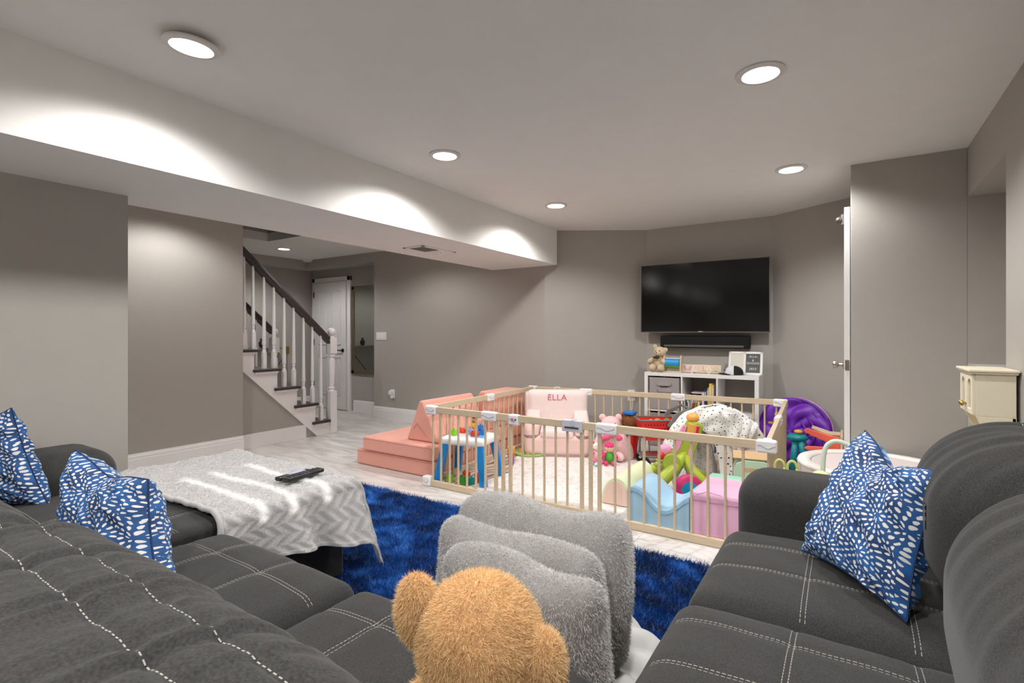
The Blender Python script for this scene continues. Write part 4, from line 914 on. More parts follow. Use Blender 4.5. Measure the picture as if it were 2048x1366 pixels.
# ================================================================ building block table
bt_ = thing('block_table', 'white and blue plastic activity table inside the front left pen corner', 'play table', (-2.53, 3.27, .01), rz=radians(12))
WB = mat('white_table_plastic', '#efeff0', .3); BP = mat('azure_plastic_legs', '#1d8ad6', .35)
g = puff((.19, .165, .032), .03, 16); g.v = [(p[0], p[1], p[2]+.325) for p in g.v]; g.build('table_top', WB, bt_, world=False, smooth=True)
for sx in (-1, 1):
    for sy in (-1, 1):
        M_ = MB(); b0 = [(sx*.20-.028, sy*.175-.02, 0), (sx*.20+.028, sy*.175-.02, 0), (sx*.20+.028, sy*.175+.02, 0), (sx*.20-.028, sy*.175+.02, 0)]; b1 = [(sx*.15-.03, sy*.13-.025, .31), (sx*.15+.03, sy*.13-.025, .31), (sx*.15+.03, sy*.13+.025, .31), (sx*.15-.03, sy*.13+.025, .31)]
        M_.add(b0+b1, [(0, 3, 2, 1), (4, 5, 6, 7), (0, 1, 5, 4), (1, 2, 6, 5), (2, 3, 7, 6), (3, 0, 4, 7)]).build('leg', BP, bt_, world=False, bevel=.006)
MB().box((.06, -.10, .355), (.16, -.02, .361)).build('stud_plate', mat('light_blue_plate', '#6fb2e6', .35), bt_, world=False, bevel=.002)
BLKC = {'green': '#8fd42a', 'orange': '#ef8a35', 'red': '#e2472b', 'blue': '#2f7fd2', 'light blue': '#7db8ec', 'yellow': '#efc23c', 'teal': '#2aa79a', 'dark green': '#3f9a34', 'purple': '#9a4fb0', 'brown': '#6a3220'}
def block(col, loc, label, n=2, w=.032, h=.03, rz=0):
    nm = 'block_'+col.replace(' ', '_'); m_ = bpy.data.materials.get(nm) or mat(nm, BLKC[col], .35)
    t = thing('toy_block', label, 'toy block', loc, rz, group='plastic building blocks')
    MB().box((-w*n/2, -w/2, 0), (w*n/2, w/2, h)).build('brick_body', m_, t, world=False, bevel=.002)
    for i in range(n): MB().lathe([(.009, h-.001), (.009, h+.009), (.007, h+.011), (0, h+.011)], (-w*n/2+w*(i+.5), 0, 0), 12).build('stud', m_, t, world=False)
    return t
def tl(x, y, z=0): 
    v = Matrix.Rotation(radians(12), 3, 'Z') @ Vector((x, y, 0)); return (-2.53+v.x, 3.27+v.y, .368+z)
block('green', tl(-.10, -.08), 'tall lime green toy block nearest the left end of the block table', 1, .038, .045)
block('red', tl(-.09, .04), 'coral red toy block at the back left of the block table', 2)
block('light blue', tl(-.0, -.0), 'light blue toy block in the middle of the block table', 2, .03, .04)
block('red', tl(.07, -.06), 'bright red toy block in front of the blue stack on the table', 2, .032, .036, .4)
block('blue', tl(.09, .02), 'blue toy block at the bottom of the stack on the table', 2, .034, .036)
block('blue', tl(.085, .02, .047), 'blue toy block on top of the blue stack', 1, .034, .03)
block('orange', tl(-.01, .07), 'orange toy block at the back of the table, carrying the figure', 3, .032, .036)
block('yellow', tl(.0, .07, .047), 'yellow toy block under the little figure', 1, .032, .026)
block('orange', tl(.07, .09), 'orange toy block at the back right of the block table', 2, .032, .034)
t = thing('toy_figure', 'tiny brown haired toy figure on top of the yellow block', 'toy', tl(.0, .07, .085)); MB().lathe([(.014, 0), (.016, .02), (.01, .032), (0, .034)], n=14).build('body', mat('figure_shirt', '#c9782f', .5), t, world=False, smooth=True); MB().ball((0, 0, .047), .017, 14, 10).build('hair', mat('figure_hair', '#6a2a1c', .6), t, world=False, smooth=True)
for (c_, x, y, lb) in (('green', -2.62, 3.13, 'lime green toy block on the rug behind the first table leg'), ('dark green', -2.52, 3.15, 'dark green toy block on the rug below the block table'), ('teal', -2.44, 3.17, 'teal toy block on the rug under the table middle'), ('teal', -2.35, 3.20, 'teal toy block on the rug nearest the right table leg'), ('dark green', -2.47, 3.12, 'dark green toy block in front of the teal one under the table')):
    block(c_, (x, y, .0105), lb, 1, .045, .05)
block('red', (-2.40, 3.24, .0105), 'red toy block lying behind the teal blocks under the table', 3, .035, .06); block('red', (-2.55, 3.25, .0105), 'red toy block far under the left of the block table', 2, .03, .06)
# stacking cups and shape puzzle
t = thing('stacking_cups', 'tower of orange, red and purple stacking cups behind the block table', 'toy', (-2.52, 3.86, .0105))
z = 0
for (hx, r, h) in (('#9a4fb0', .030, .03), ('#5b6f8f', .029, .02), ('#d9512f', .033, .045), ('#e88f3a', .035, .035), ('#efb45a', .036, .02)):
    MB().lathe([(r*.85, z), (r, z+h), (0, z+h)], n=18).build('cup', mat('cup_'+hx[1:], hx, .4), t, world=False, auto=40); z += h
t = thing('activity_board', 'oval wooden activity tray with green and purple pieces left of the armchair', 'toy', (-2.56, 4.27, .0135))
MB().lathe([(.15, 0), (.16, .01), (.16, .02), (.145, .022), (.14, .012), (0, .012)], n=32).build('tray', mat('tray_light_green', '#9cc56a', .5), t, world=False, auto=40)
for x, y, hx, h in ((-.08, -.05, '#efa75a', .03), (-.02, .03, '#7fb84a', .05), (.05, -.02, '#8a4fa8', .05), (.08, .05, '#9a5fc0', .05), (-.07, .06, '#b9d98a', .04), (.02, -.08, '#e8b06a', .03)): MB().lathe([(.026, .012), (.024, .012+h), (0, .012+h)], (x, y, 0), 16).build('piece', mat('piece_'+hx[1:]+str(h)[2:], hx, .45), t, world=False, auto=40)

# ================================================================ right of the pen
PUR = mat('purple_nylon', '#6a22a8', .45, var=.25, vscale=14)
t = thing('popup_tunnel', 'purple nylon play tunnel collapsed into a disc against the bay wall', 'play tunnel', (-.40, 5.10, 0.0), rz=radians(-12))
def disc(u, v):
    a = 2*pi*u; r = .30*v; return (r*cos(a), -.01+.018*sin(a*3+v*12)*v+.012*sin(a*9+r*30), .31+r*sin(a))
ln = Matrix.Rotation(radians(-13), 4, 'X')
g = grid(disc, 72, 16, .02); g.v = [tuple(ln @ Vector(p)) for p in g.v]; g.build('nylon_panel', PUR, t, world=False, smooth=True)
for r, dy, hx in ((.30, 0, '#8a4cc4'), (.29, -.025, '#57188f'), (.305, .03, '#d9a0c8')):
    MB().tube([ln @ Vector((r*cos(2*pi*i/60), dy, .315+r*sin(2*pi*i/60))) for i in range(61)], .008, 6).build('hoop', mat('hoop_'+hx[1:], hx, .4), t, world=False, smooth=True)
for j in range(3): MB().tube([ln @ Vector((r_*cos(th)*.9, -.035-.01*j, .31+r_*sin(th)*.9)) for r_, th in [(.27-.07*j, -.9+.2*i) for i in range(10)]], [.006+.006*sin(pi*i/9) for i in range(10)], 6).build('fabric_fold', PUR, t, world=False, smooth=True)
TL = mat('deep_teal_plastic', '#128a92', .4)
t = thing('teal_activity_stand', 'teal plastic activity stand with curved legs behind the right pen corner', 'toy', (-.38, 4.98, 0))
MB().ball((.04, -.03, .30), (.085, .06, .035), 18, 10).build('top', TL, t, world=False, smooth=True)
MB().tube([(.07, -.04, .28), (.085, -.06, .2), (.10, -.08, .1), (.105, -.10, .01)], [.03, .026, .03, .034], 10).build('leg', TL, t, world=False, smooth=True); MB().tube([(.03, -.03, .28), (.02, -.05, .15), (.0, -.07, .01)], [.03, .026, .03], 10).build('leg', TL, t, world=False, smooth=True)
MB().ball((.05, -.03, .35), (.035, .03, .018), 12, 8).build('orange_cap', ORG, t, world=False, smooth=True); MB().tube([(-.10, -.02, .30), (-.11, -.02, .36), (-.08, -.02, .385), (-.05, -.02, .36)], .008, 6).build('bead_arch', mat('beige_arch', '#d8c9a0', .5), t, world=False, smooth=True)
t = thing('standing_toy', 'small yellow plastic animal on a post behind the right pen corner', 'toy', (-.50, 5.0, 0))
YL = mat('pale_yellow_toy', '#dfc06c', .5)
MB().lathe([(.03, 0), (.015, .02), (.012, .38), (0, .38)], n=12).build('post', YL, t, world=False); MB().ball((0, 0, .42), (.026, .022, .035), 12, 10).build('body', YL, t, world=False, smooth=True); MB().ball((.004, -.005, .475), (.022, .02, .022), 12, 10).build('head', YL, t, world=False, smooth=True); MB().ball((-.04, -.01, .40), (.03, .012, .012), 10, 8).build('arm', YL, t, world=False, smooth=True)
COR = mat('coral_painted_wood', '#ee6a52', .45)
t = thing('wooden_toy_rack', 'wooden toy with coral painted prongs standing by the open door', 'toy', (-.1, 4.62, 0))
MB().prism([(-.27, .425), (-.25, .44), (-.10, .40), (-.03, .39), (-.03, .27), (-.10, .285), (-.24, .27), (-.27, .285), (-.25, .30), (-.10, .31), (-.10, .34), (-.26, .405)], 4.60, 4.63, 'y').build('coral_prongs', COR, t, bevel=.005)
MB().prism([(-.22, .447), (-.10, .41), (-.03, .41), (-.03, .40), (-.10, .395), (-.22, .435)], 4.63, 4.75, 'y').build('slanted_board', WOOD, t, bevel=.003)
MB().box((-.03, 4.58, 0), (-.012, 4.9, .405)).build('side_board', WOOD, t, bevel=.004); MB().box((-.24, 4.66, 0), (-.03, 4.78, .26)).build('base_box', mat('dark_inner_wood', '#6d6256', .7), t, bevel=.004); 

# ball pit
bp = thing('ball_pit', 'round grey padded ball pit with a white rim in front of the wall block', 'ball pit', (.15, 3.73, 0))
BPW = mat('ball_pit_white', '#e9e6e2', .7); BPI = mat('ball_pit_inner', '#d6cbc8', .9, var=.06, vscale=120, stretch=(1, 1, .05)); BPO = mat('ball_pit_outer', '#cfc9bd', .9)
MB().lathe([(.40, 0), (.405, .38), (.335, .38), (.33, .05), (.33, 0)], n=72).build('padded_wall', BPO, bp, world=False, auto=40)
MB().lathe([(.40, .378), (.408, .385), (.40, .402), (.34, .402), (.328, .385), (.34, .378)], n=72).build('white_rim', BPW, bp, world=False, smooth=True)
MB().lathe([(.329, .39), (.326, .37), (.322, .05), (0, .05), (0, .03), (.34, .03)], n=72).build('inner_lining', BPI, bp, world=False, auto=40)
# mint tube of a baby bouncer
MT = mat('mint_enamel_tube', '#d2dfd0', .4)
t = thing('baby_bouncer_frame', 'bent pale mint tube frame standing in front of the ball pit', 'baby bouncer', (-.08, 3.22, 0))
def curve(pts, n=40):
    P = [Vector(p) for p in pts]; P = [P[0]*2-P[1]] + P + [P[-1]*2-P[-2]]; out = []
    for i in range(1, len(P)-2):
        for k in range(n//(len(P)-3)):
            s = k/(n//(len(P)-3)); a, b, c, d = P[i-1], P[i], P[i+1], P[i+2]
            out.append(.5*((2*b)+(-a+c)*s+(2*a-5*b+4*c-d)*s*s+(-a+3*b-3*c+d)*s**3))
    out.append(P[-2]); return out
MB().tube(curve([(-.10, 3.22, .01), (-.10, 3.22, .3), (-.095, 3.22, .53), (-.06, 3.22, .60), (.0, 3.22, .60), (.10, 3.22, .54), (.19, 3.22, .42), (.2, 3.22, .01)], 56), .012, 10).build('main_tube', MT, t, smooth=True)
MB().tube(curve([(-.045, 3.26, .3), (-.04, 3.26, .42), (-.01, 3.26, .46), (.02, 3.26, .40), (.035, 3.26, .25)], 32), .009, 8).build('inner_tube', mat('grey_tube', '#bdb9b4', .4), t, smooth=True)
for x in (-.10, .2): MB().tube([(x, 3.14, .012), (x, 3.34, .012)], .012, 8).build('foot_tube', MT, t, smooth=True)
MB().box((-.06, 3.245, .24), (.05, 3.28, .31)).build('seat_pad', BPI, t, bevel=.012, seg=3)
MB().tube([(-.10, 3.225, .27), (.2, 3.225, .27)], .008, 6).build('cross_tube', MT, t)
# basket of plush toys before the sofa arm
t = thing('toy_basket', 'grey fabric basket of baby toys behind the dark sofa arm', 'basket', (-.13, 2.94, 0));
MB().lathe([(.17, 0), (.19, .41), (.18, .42), (.17, .41), (.16, .02), (0, .02)], n=36).build('basket_wall', mat('basket_grey_fabric', '#b9b3b3', .9, var=.1, vscale=40), t, world=False, auto=50)
MB().lathe([(0, .03), (.15, .03), (.165, .35), (0, .355)], n=30).build('lining', mat('basket_lining', '#d9d5d2', .9), t, world=False)
def plush(nm, lb, cat, x, y, z, r, hx, extra=None):
    t = thing(nm, lb, cat, (x-.03, y+.22, z+.13)); MB().ball((0, 0, r[2]), r, 18, 12).build('body', mat(nm+'_fabric', hx, .9, var=.08, vscale=40, bump=.3, bscale=80), t, world=False, smooth=True); return t
t = thing('teether_bunny', 'pale green and white bunny ear teether sticking out of the basket', 'toy', (-.25, 2.92, .43))
YG = mat('yellow_green_trim', '#c9cf7e', .6)
for s in (-1, 1):
    MB().tube([Vector((s*.028+.022*cos(a)*1, 0, .075+.034*sin(a))) for a in [2*pi*i/20 for i in range(21)]], .007, 6).build('ear_ring', YG, t, world=False, smooth=True)
MB().ball((0, 0, .02), (.05, .04, .028), 14, 10).build('body', WPL, t, world=False, smooth=True)
plush('plush_cloth', 'crumpled white plush cloth in the middle of the toy basket', 'soft toy', -.17, 2.69, .24, (.06, .05, .06), '#dcdadb'); plush('plush_star', 'pale yellow plush star in the toy basket', 'soft toy', -.07, 2.72, .235, (.06, .05, .07), '#e3dba4')
plush('plush_elephant', 'grey patterned plush in the basket right of the yellow star', 'soft toy', -.035, 2.62, .225, (.06, .045, .06), '#a9a3a8')
o = plush('rattle_ball', 'orange rattle ball with a yellow handle at the basket edge', 'toy', .04, 2.70, .25, (.035, .035, .035), '#e07a35')
MB().tube(curve([(-.03, -.03, -.02), (-.035, -.03, .06), (.0, -.03, .09), (.035, -.03, .06), (.03, -.03, -.02)], 30), .007, 6).build('yellow_handle', mat('rattle_yellow', '#e8d27a', .4), o, world=False, smooth=True)

# ================================================================ cream play kitchen
CRK = mat('cream_painted_wood', '#e6ddc4', .5, var=.02)
t = thing('play_kitchen', 'cream wooden play kitchen with arched glazed doors in the wall recess', 'play kitchen', (.55, 3.15, 0))
X0, X1, Y0, Y1 = .473, .617, 3.02, 3.30
cbox('carcass', CRK, (X0+.012, Y0, .815), (X1, Y1, 1.0), t, bevel=.002)
MB().box((X0-.008, Y0-.012, 1.0), (X1+.006, Y1+.012, 1.010)).build('cornice', CRK, t, bevel=.004); MB().box((X0-.014, Y0-.018, 1.009), (X1+.01, Y1+.018, 1.021)).build('top_board', CRK, t, bevel=.004)
for k, (ya, yb) in enumerate(((Y0+.003, 3.157), (3.163, Y1-.003))):
    d_ = MB(); d_.box((X0, ya, .818), (X0+.012, ya+.028, .998)); d_.box((X0, yb-.028, .818), (X0+.012, yb, .998)); d_.box((X0, ya+.028, .818), (X0+.012, yb-.028, .840)); d_.box((X0, ya+.028, .975), (X0+.012, yb-.028, .998))
    door = d_.build('glazed_door', CRK, t, bevel=.002)
    ym = (ya+yb)/2; hw = (yb-ya)/2-.028
    sp_ = [(ym-hw, .977), (ym-hw, .945)]+[(ym-hw*cos(pi*i/10), .945+.03*sin(pi*i/10)) for i in range(11)]+[(ym+hw, .977)]
    MB().prism(sp_, X0+.001, X0+.011, 'x').build('arched_head', CRK, door)
    MB().box((X0+.008, ya+.027, .838), (X0+.0105, yb-.027, .977)).build('pane', mat('kitchen_glass', '#b5b09f', .12), door)
    MB().lathe([(.005, 0), (.005, .006), (.012, .012), (.013, .018), (.008, .024), (0, .025)], (X0, 3.147 if k == 0 else 3.173, .855), 16, Matrix.Rotation(radians(-90), 3, 'Y')).build('brass_knob', GOLD, door, smooth=True)
for y in (Y0, Y1-.014): MB().prism([(X0+.012, .815), (X1, .815), (X1, .6), (X1-.03, .6), (X1-.05, .66), (X0+.035, .76)], y, y+.014, 'y').build('side_bracket', CRK, t, bevel=.002)
MB().box((X1-.012, Y0, .5), (X1, Y1, .818)).build('splash_back', CRK, t); MB().box((.40, 2.99, .57), (.625, 3.31, .6)).build('worktop', CRK, t, bevel=.004); MB().box((.42, 3.0, 0), (.62, 3.30, .57)).build('lower_cabinet', CRK, t, bevel=.004)
for ya, yb in ((3.01, 3.145), (3.155, 3.29)): MB().box((.408, ya, .03), (.42, yb, .54)).build('lower_door', CRK, t, bevel=.003)

# ================================================================ foreground: sofas
from mathutils.bvhtree import BVHTree
def bvh_of(o):
    me = o.data; return BVHTree.FromPolygons([v.co.copy() for v in me.vertices], [tuple(p.vertices) for p in me.polygons])
def stitches(o, parent, lines, d=(0, 0, -1), dash=.0075, gap=.0035, w=.0008, up=.4, name='stitching'):
    """dashed thread laid on the surface of o along straight lines (a, b) projected along d; coordinates local to the thing"""
    T = bvh_of(o); m = MB(); d = Vector(d).normalized()
    for a, b in lines:
        a = Vector(a); b = Vector(b); L = (b-a).length; n = max(2, int(L/(dash+gap))); prev = None
        for i in range(n):
            s0 = i/n; s1 = s0 + dash/L
            P = []
            for s in (s0, min(1, s1)):
                hit = T.ray_cast(a.lerp(b, s) - d*up, d, up*3)
                if hit[0] is None: break
                P.append((hit[0], hit[1] if hit[1].dot(d) < 0 else -hit[1]))
            if len(P) < 2 or (P[0][0]-P[1][0]).length > dash*3: continue
            (p, n1), (q, n2) = P; side = (q-p).cross(n1).normalized()*w; h = n1*w*.9
            m.add([tuple(p-side), tuple(q-side), tuple(q+side), tuple(p+side), tuple(p-side+h), tuple(q-side+h), tuple(q+side+h), tuple(p+side+h)], [(4, 5, 6, 7), (0, 1, 5, 4), (1, 2, 6, 5), (2, 3, 7, 6), (3, 0, 4, 7)])
    if not m.v: return None
    return stuff(m.build(name, THREAD, parent, world=False))

def seat(par, x0, x1, y0, y1, z0, z1, xs=(), ys=(), n=44, r=.055, crown=.022, name='seat_cushion', dbl=.011):
    """seat cushion; xs = seam lines at constant x, ys = seam lines at constant y (double rows)"""
    o_ = LOC[par.name]; c = Vector(((x0+x1)/2, (y0+y1)/2, (z0+z1)/2)); half = ((x1-x0)/2, (y1-y0)/2, (z1-z0)/2)
    def f(P):
        a = P[:, 0]/half[0]; b = P[:, 1]/half[1]; up = np.clip(P[:, 2]/half[2], 0, 1)**2
        z = P[:, 2] + up*crown*(1-a**4)*(1-b**4)
        X = P[:, 0]+c.x; Y = P[:, 1]+c.y
        for s in xs: z -= up*.005*np.exp(-((X-s)/.012)**2)
        for s in ys: z -= up*.005*np.exp(-((Y-s)/.012)**2)
        z += up*.0015*np.sin(X*31+Y*17)*np.sin(Y*23-X*11)
        return np.column_stack([P[:, 0], P[:, 1], z])
    g = puff(half, r, n, f); g.v = [(p[0]+c.x-o_.x, p[1]+c.y-o_.y, p[2]+c.z-o_.z) for p in g.v]
    o = g.build(name, CHARS, par, world=False, smooth=True)
    L = []; m = .03; zz = z1+.05-o_.z
    for s in xs:
        for q in (-dbl/2, dbl/2): L.append(((s+q-o_.x, y0+m-o_.y, zz), (s+q-o_.x, y1-m*.6-o_.y, zz)))
    for s in ys:
        for q in (-dbl/2, dbl/2): L.append(((x0+m-o_.x, s+q-o_.y, zz), (x1-m*.6-o_.x, s+q-o_.y, zz)))
    stitches(o, o, L)
    return o

def back_cushion(par, lo, hi, axis, seams, r=.13, n=72, amp=.007, seed=0, front=1, top_drop=0, crown=0, name='back_cushion', wr=1):
    """plump back cushion between corner points lo and hi; axis = run of the sofa ('x' or 'y'); gathered wrinkles across the seams"""
    o_ = LOC[par.name]; lo = Vector(lo); hi = Vector(hi); c = (lo+hi)/2; h = (hi-lo)/2; half = (h.x, h.y, h.z)
    A = 0 if axis == 'x' else 1; D = 1-A
    rng = np.random.RandomState(seed); ph = rng.rand(8)*6.28; fr = np.array([37, 61, 92, 133, 23, 171, 223, 281.])*(1+.2*rng.rand(8)); am = np.array([.4, .6, .8, .8, .4, .6, .45, .3])
    def f(P):
        s = P[:, A]; t = P[:, D]; z = P[:, 2]; rel = P/np.array(half)
        warp = s + .012*np.sin(t*19+seed) + .02*np.sin(z*9+seed*2)
        wv_ = sum(a*np.sin(warp*k+p_+t*4*((i % 3)-1)) for i, (k, p_, a) in enumerate(zip(fr, ph, am)))/2.6
        wv_ = np.sign(wv_)*np.abs(wv_)**1.3
        up = np.clip(rel[:, 2]+.15, 0, 1); e = 1-np.abs(rel[:, A])**6
        N = np.column_stack([np.zeros(len(P)), np.zeros(len(P)), np.clip(rel[:, 2], 0, 1)]); N[:, D] = rel[:, D]*.8; N /= (np.linalg.norm(N, axis=1, keepdims=True)+.2)
        near = np.zeros(len(P))
        for (q, _) in seams: near += np.exp(-((t-(q-c[D]))/.05)**2)
        d = amp*wv_*up*e*(.55+.6*np.clip(near, 0, 1))*wr
        for (q, _) in seams: d -= .007*np.exp(-((t-(q-c[D]))/.008)**2)*np.clip(rel[:, 2]*2, 0, 1)
        d += crown*(1-rel[:, A]**2)*np.clip(rel[:, 2], 0, 1)
        Q = P + N*d[:, None]
        return Q
    g = puff(half, r, n, f); g.v = [(p[0]+c.x-o_.x, p[1]+c.y-o_.y, p[2]+c.z-o_.z) for p in g.v]
    o = g.build(name, CHAR, par, world=False, smooth=True)
    L = []
    for q, dbl in seams:
        for k in ((-.0, ) if not dbl else (-.005, .005)):
            a = [0, 0, hi.z+.1-o_.z]; b = list(a); a[A] = (lo[A]+.04)-o_[A]; b[A] = (hi[A]-.04)-o_[A]; a[D] = b[D] = q+k-o_[D]; L.append((a, b))
    stitches(o, o, L, dash=.0042, gap=.003, w=.0006)
    return o

# ---- left run of the sectional, its back towards the camera, chaise at the far end
sf = thing('sectional_sofa', 'charcoal sectional sofa with chaise, running to the left wall', 'sofa', (-1.6, .6, 0))
cbox('base_frame', CHAR, (-2.86, .08, .06), (-.42, .97, .31), sf, bevel=.02)
cbox('chaise_base', CHAR, (-2.86, .9, .04), (-1.99, 1.60, .33), sf, bevel=.015)
cbox('back_frame', CHAR, (-2.86, .0, .06), (-.30, .20, .72), sf, bevel=.05, seg=4)
seat(sf, -2.85, -1.935, .28, 1.62, .325, .485, xs=(-2.12, -2.45), ys=(.62, .86, 1.2), n=50, r=.03, crown=.008)
seat(sf, -1.93, -1.185, .28, 1.02, .30, .455, xs=(-1.70, -1.45), ys=(.62, .86), crown=.028)
seat(sf, -1.175, -.40, .28, 1.02, .30, .455, xs=(-.95, -.68), ys=(.62, .86), crown=.028)
for (a, b, s) in ((-2.85, -1.92, 5), (-1.90, -1.01, 1), (-1.00, -.26, 2)):
    back_cushion(sf, (a, -.02, .47), (b, .312 if s == 2 else .295, .925 if s == 2 else .905), 'x', [(.178, 0), (.228, 0)] if s != 5 else [(.178, 0)], r=.10, n=110 if s == 2 else 84, seed=s, amp=.0055, crown=.008)
arm_p = MB(); g = puff((.20, .53, .30), .12, 30, lambda P: np.column_stack([P[:, 0]*(1+.12*np.clip(P[:, 2]/.3, 0, 1)), P[:, 1], P[:, 2]])); o_ = LOC[sf.name]
g.v = [(p[0]-3.05-o_.x, p[1]+.50-o_.y, p[2]+.345-o_.z) for p in g.v]; g.build('armrest', CHAR, sf, world=False, smooth=True)
for x in (-3.15, -2.1, -1.2, -.5):
    for y in (.1, .9): MB().lathe([(.02, 0), (.028, .06), (0, .06)], (x, y, 0), 12).build('foot', BLACK, sf)
for y in (1.5,):
    for x in (-2.75, -2.05): MB().lathe([(.02, 0), (.028, .05), (0, .05)], (x, y, 0), 12).build('foot', BLACK, sf)

# ---- right run
sr = thing('sofa', 'charcoal sofa run with pale stitching along the right wall', 'sofa', (.15, 1.3, 0))
cbox('base_frame', CHAR, (-.34, .42, .06), (.58, 2.12, .31), sr, bevel=.02)
seat(sr, -.375, .30, 1.445, 2.06, .30, .455, xs=(-.09, .14), ys=(1.68, 1.87), crown=.03, r=.06)
seat(sr, -.385, .30, .45, 1.438, .30, .465, xs=(-.10, .13), ys=(1.30, 1.10, .85), crown=.03, r=.065, n=50)
def lump(par, c, half, r, n, mat_, f, name, seamL=(), d=(0, 0, -1)):
    o_ = LOC[par.name]; g = puff(half, r, n, f); g.v = [(p[0]+c[0]-o_.x, p[1]+c[1]-o_.y, p[2]+c[2]-o_.z) for p in g.v]
    o = g.build(name, mat_, par, world=False, smooth=True)
    if seamL: stitches(o, o, [(Vector(a)-o_, Vector(b)-o_) for a, b in seamL], d=d)
    return o
def rback(seed):
    rng = np.random.RandomState(seed); ph = rng.rand(8)*6.28
    def f(P):
        hx, hy, hz = np.abs(P).max(0); rel = P/np.array([hx, hy, hz])
        s = P[:, 1]; zz = P[:, 2]
        bul = .03*(1-rel[:, 1]**2)*np.clip(-rel[:, 0], 0, 1)*(1-.5*rel[:, 2]**2)
        top = np.clip(rel[:, 2]-.1, 0, 1)
        w = sum(a*np.sin(s*k*(1+.1*np.sin(P[:, 0]*7))+p+P[:, 0]*9*((i % 3)-1)) for i, (k, p, a) in enumerate(zip((35, 58, 83, 121, 23, 147), ph, (.5, .8, .7, .5, .5, .3))))/2.4
        d = .009*w*top*(1-np.abs(rel[:, 1])**6)
        X = P[:, 0]-bul; Z = P[:, 2]+d-.03*np.clip(rel[:, 0], 0, 1)*0
        d2 = .0065*np.exp(-((P[:, 0]-.02)/.008)**2)*top
        return np.column_stack([X-d*.6*np.clip(-rel[:, 0]+.2, 0, 1), P[:, 1], Z-d2])
    return f
lump(sr, (.395, 1.745, .70), (.205, .325, .235), .19, 80, CHAR, rback(3), 'back_cushion', [((.395, 1.46, 1.1), (.395, 2.04, 1.1))])
lump(sr, (.395, .90, .69), (.225, .52, .235), .20, 80, CHAR, rback(4), 'back_cushion', [((.395, .5, 1.1), (.395, 1.36, 1.1))])
cbox('back_frame', CHAR, (.44, .42, .06), (.615, 2.1, .70), sr, bevel=.05, seg=4)
lump(sr, (.13, 2.165, .365), (.475, .13, .31), .11, 40, CHAR, lambda P: np.column_stack([P[:, 0], P[:, 1]*(1+.10*np.clip(P[:, 2]/.3, 0, 1)), P[:, 2]-.012-.02*np.clip(P[:, 0]/.47, 0, 1)+.0*P[:, 0]]), 'armrest')
for x in (-.28, .52):
    for y in (.5, 2.15): MB().lathe([(.02, 0), (.028, .06), (0, .06)], (x, y, 0), 12).build('foot', BLACK, sr)

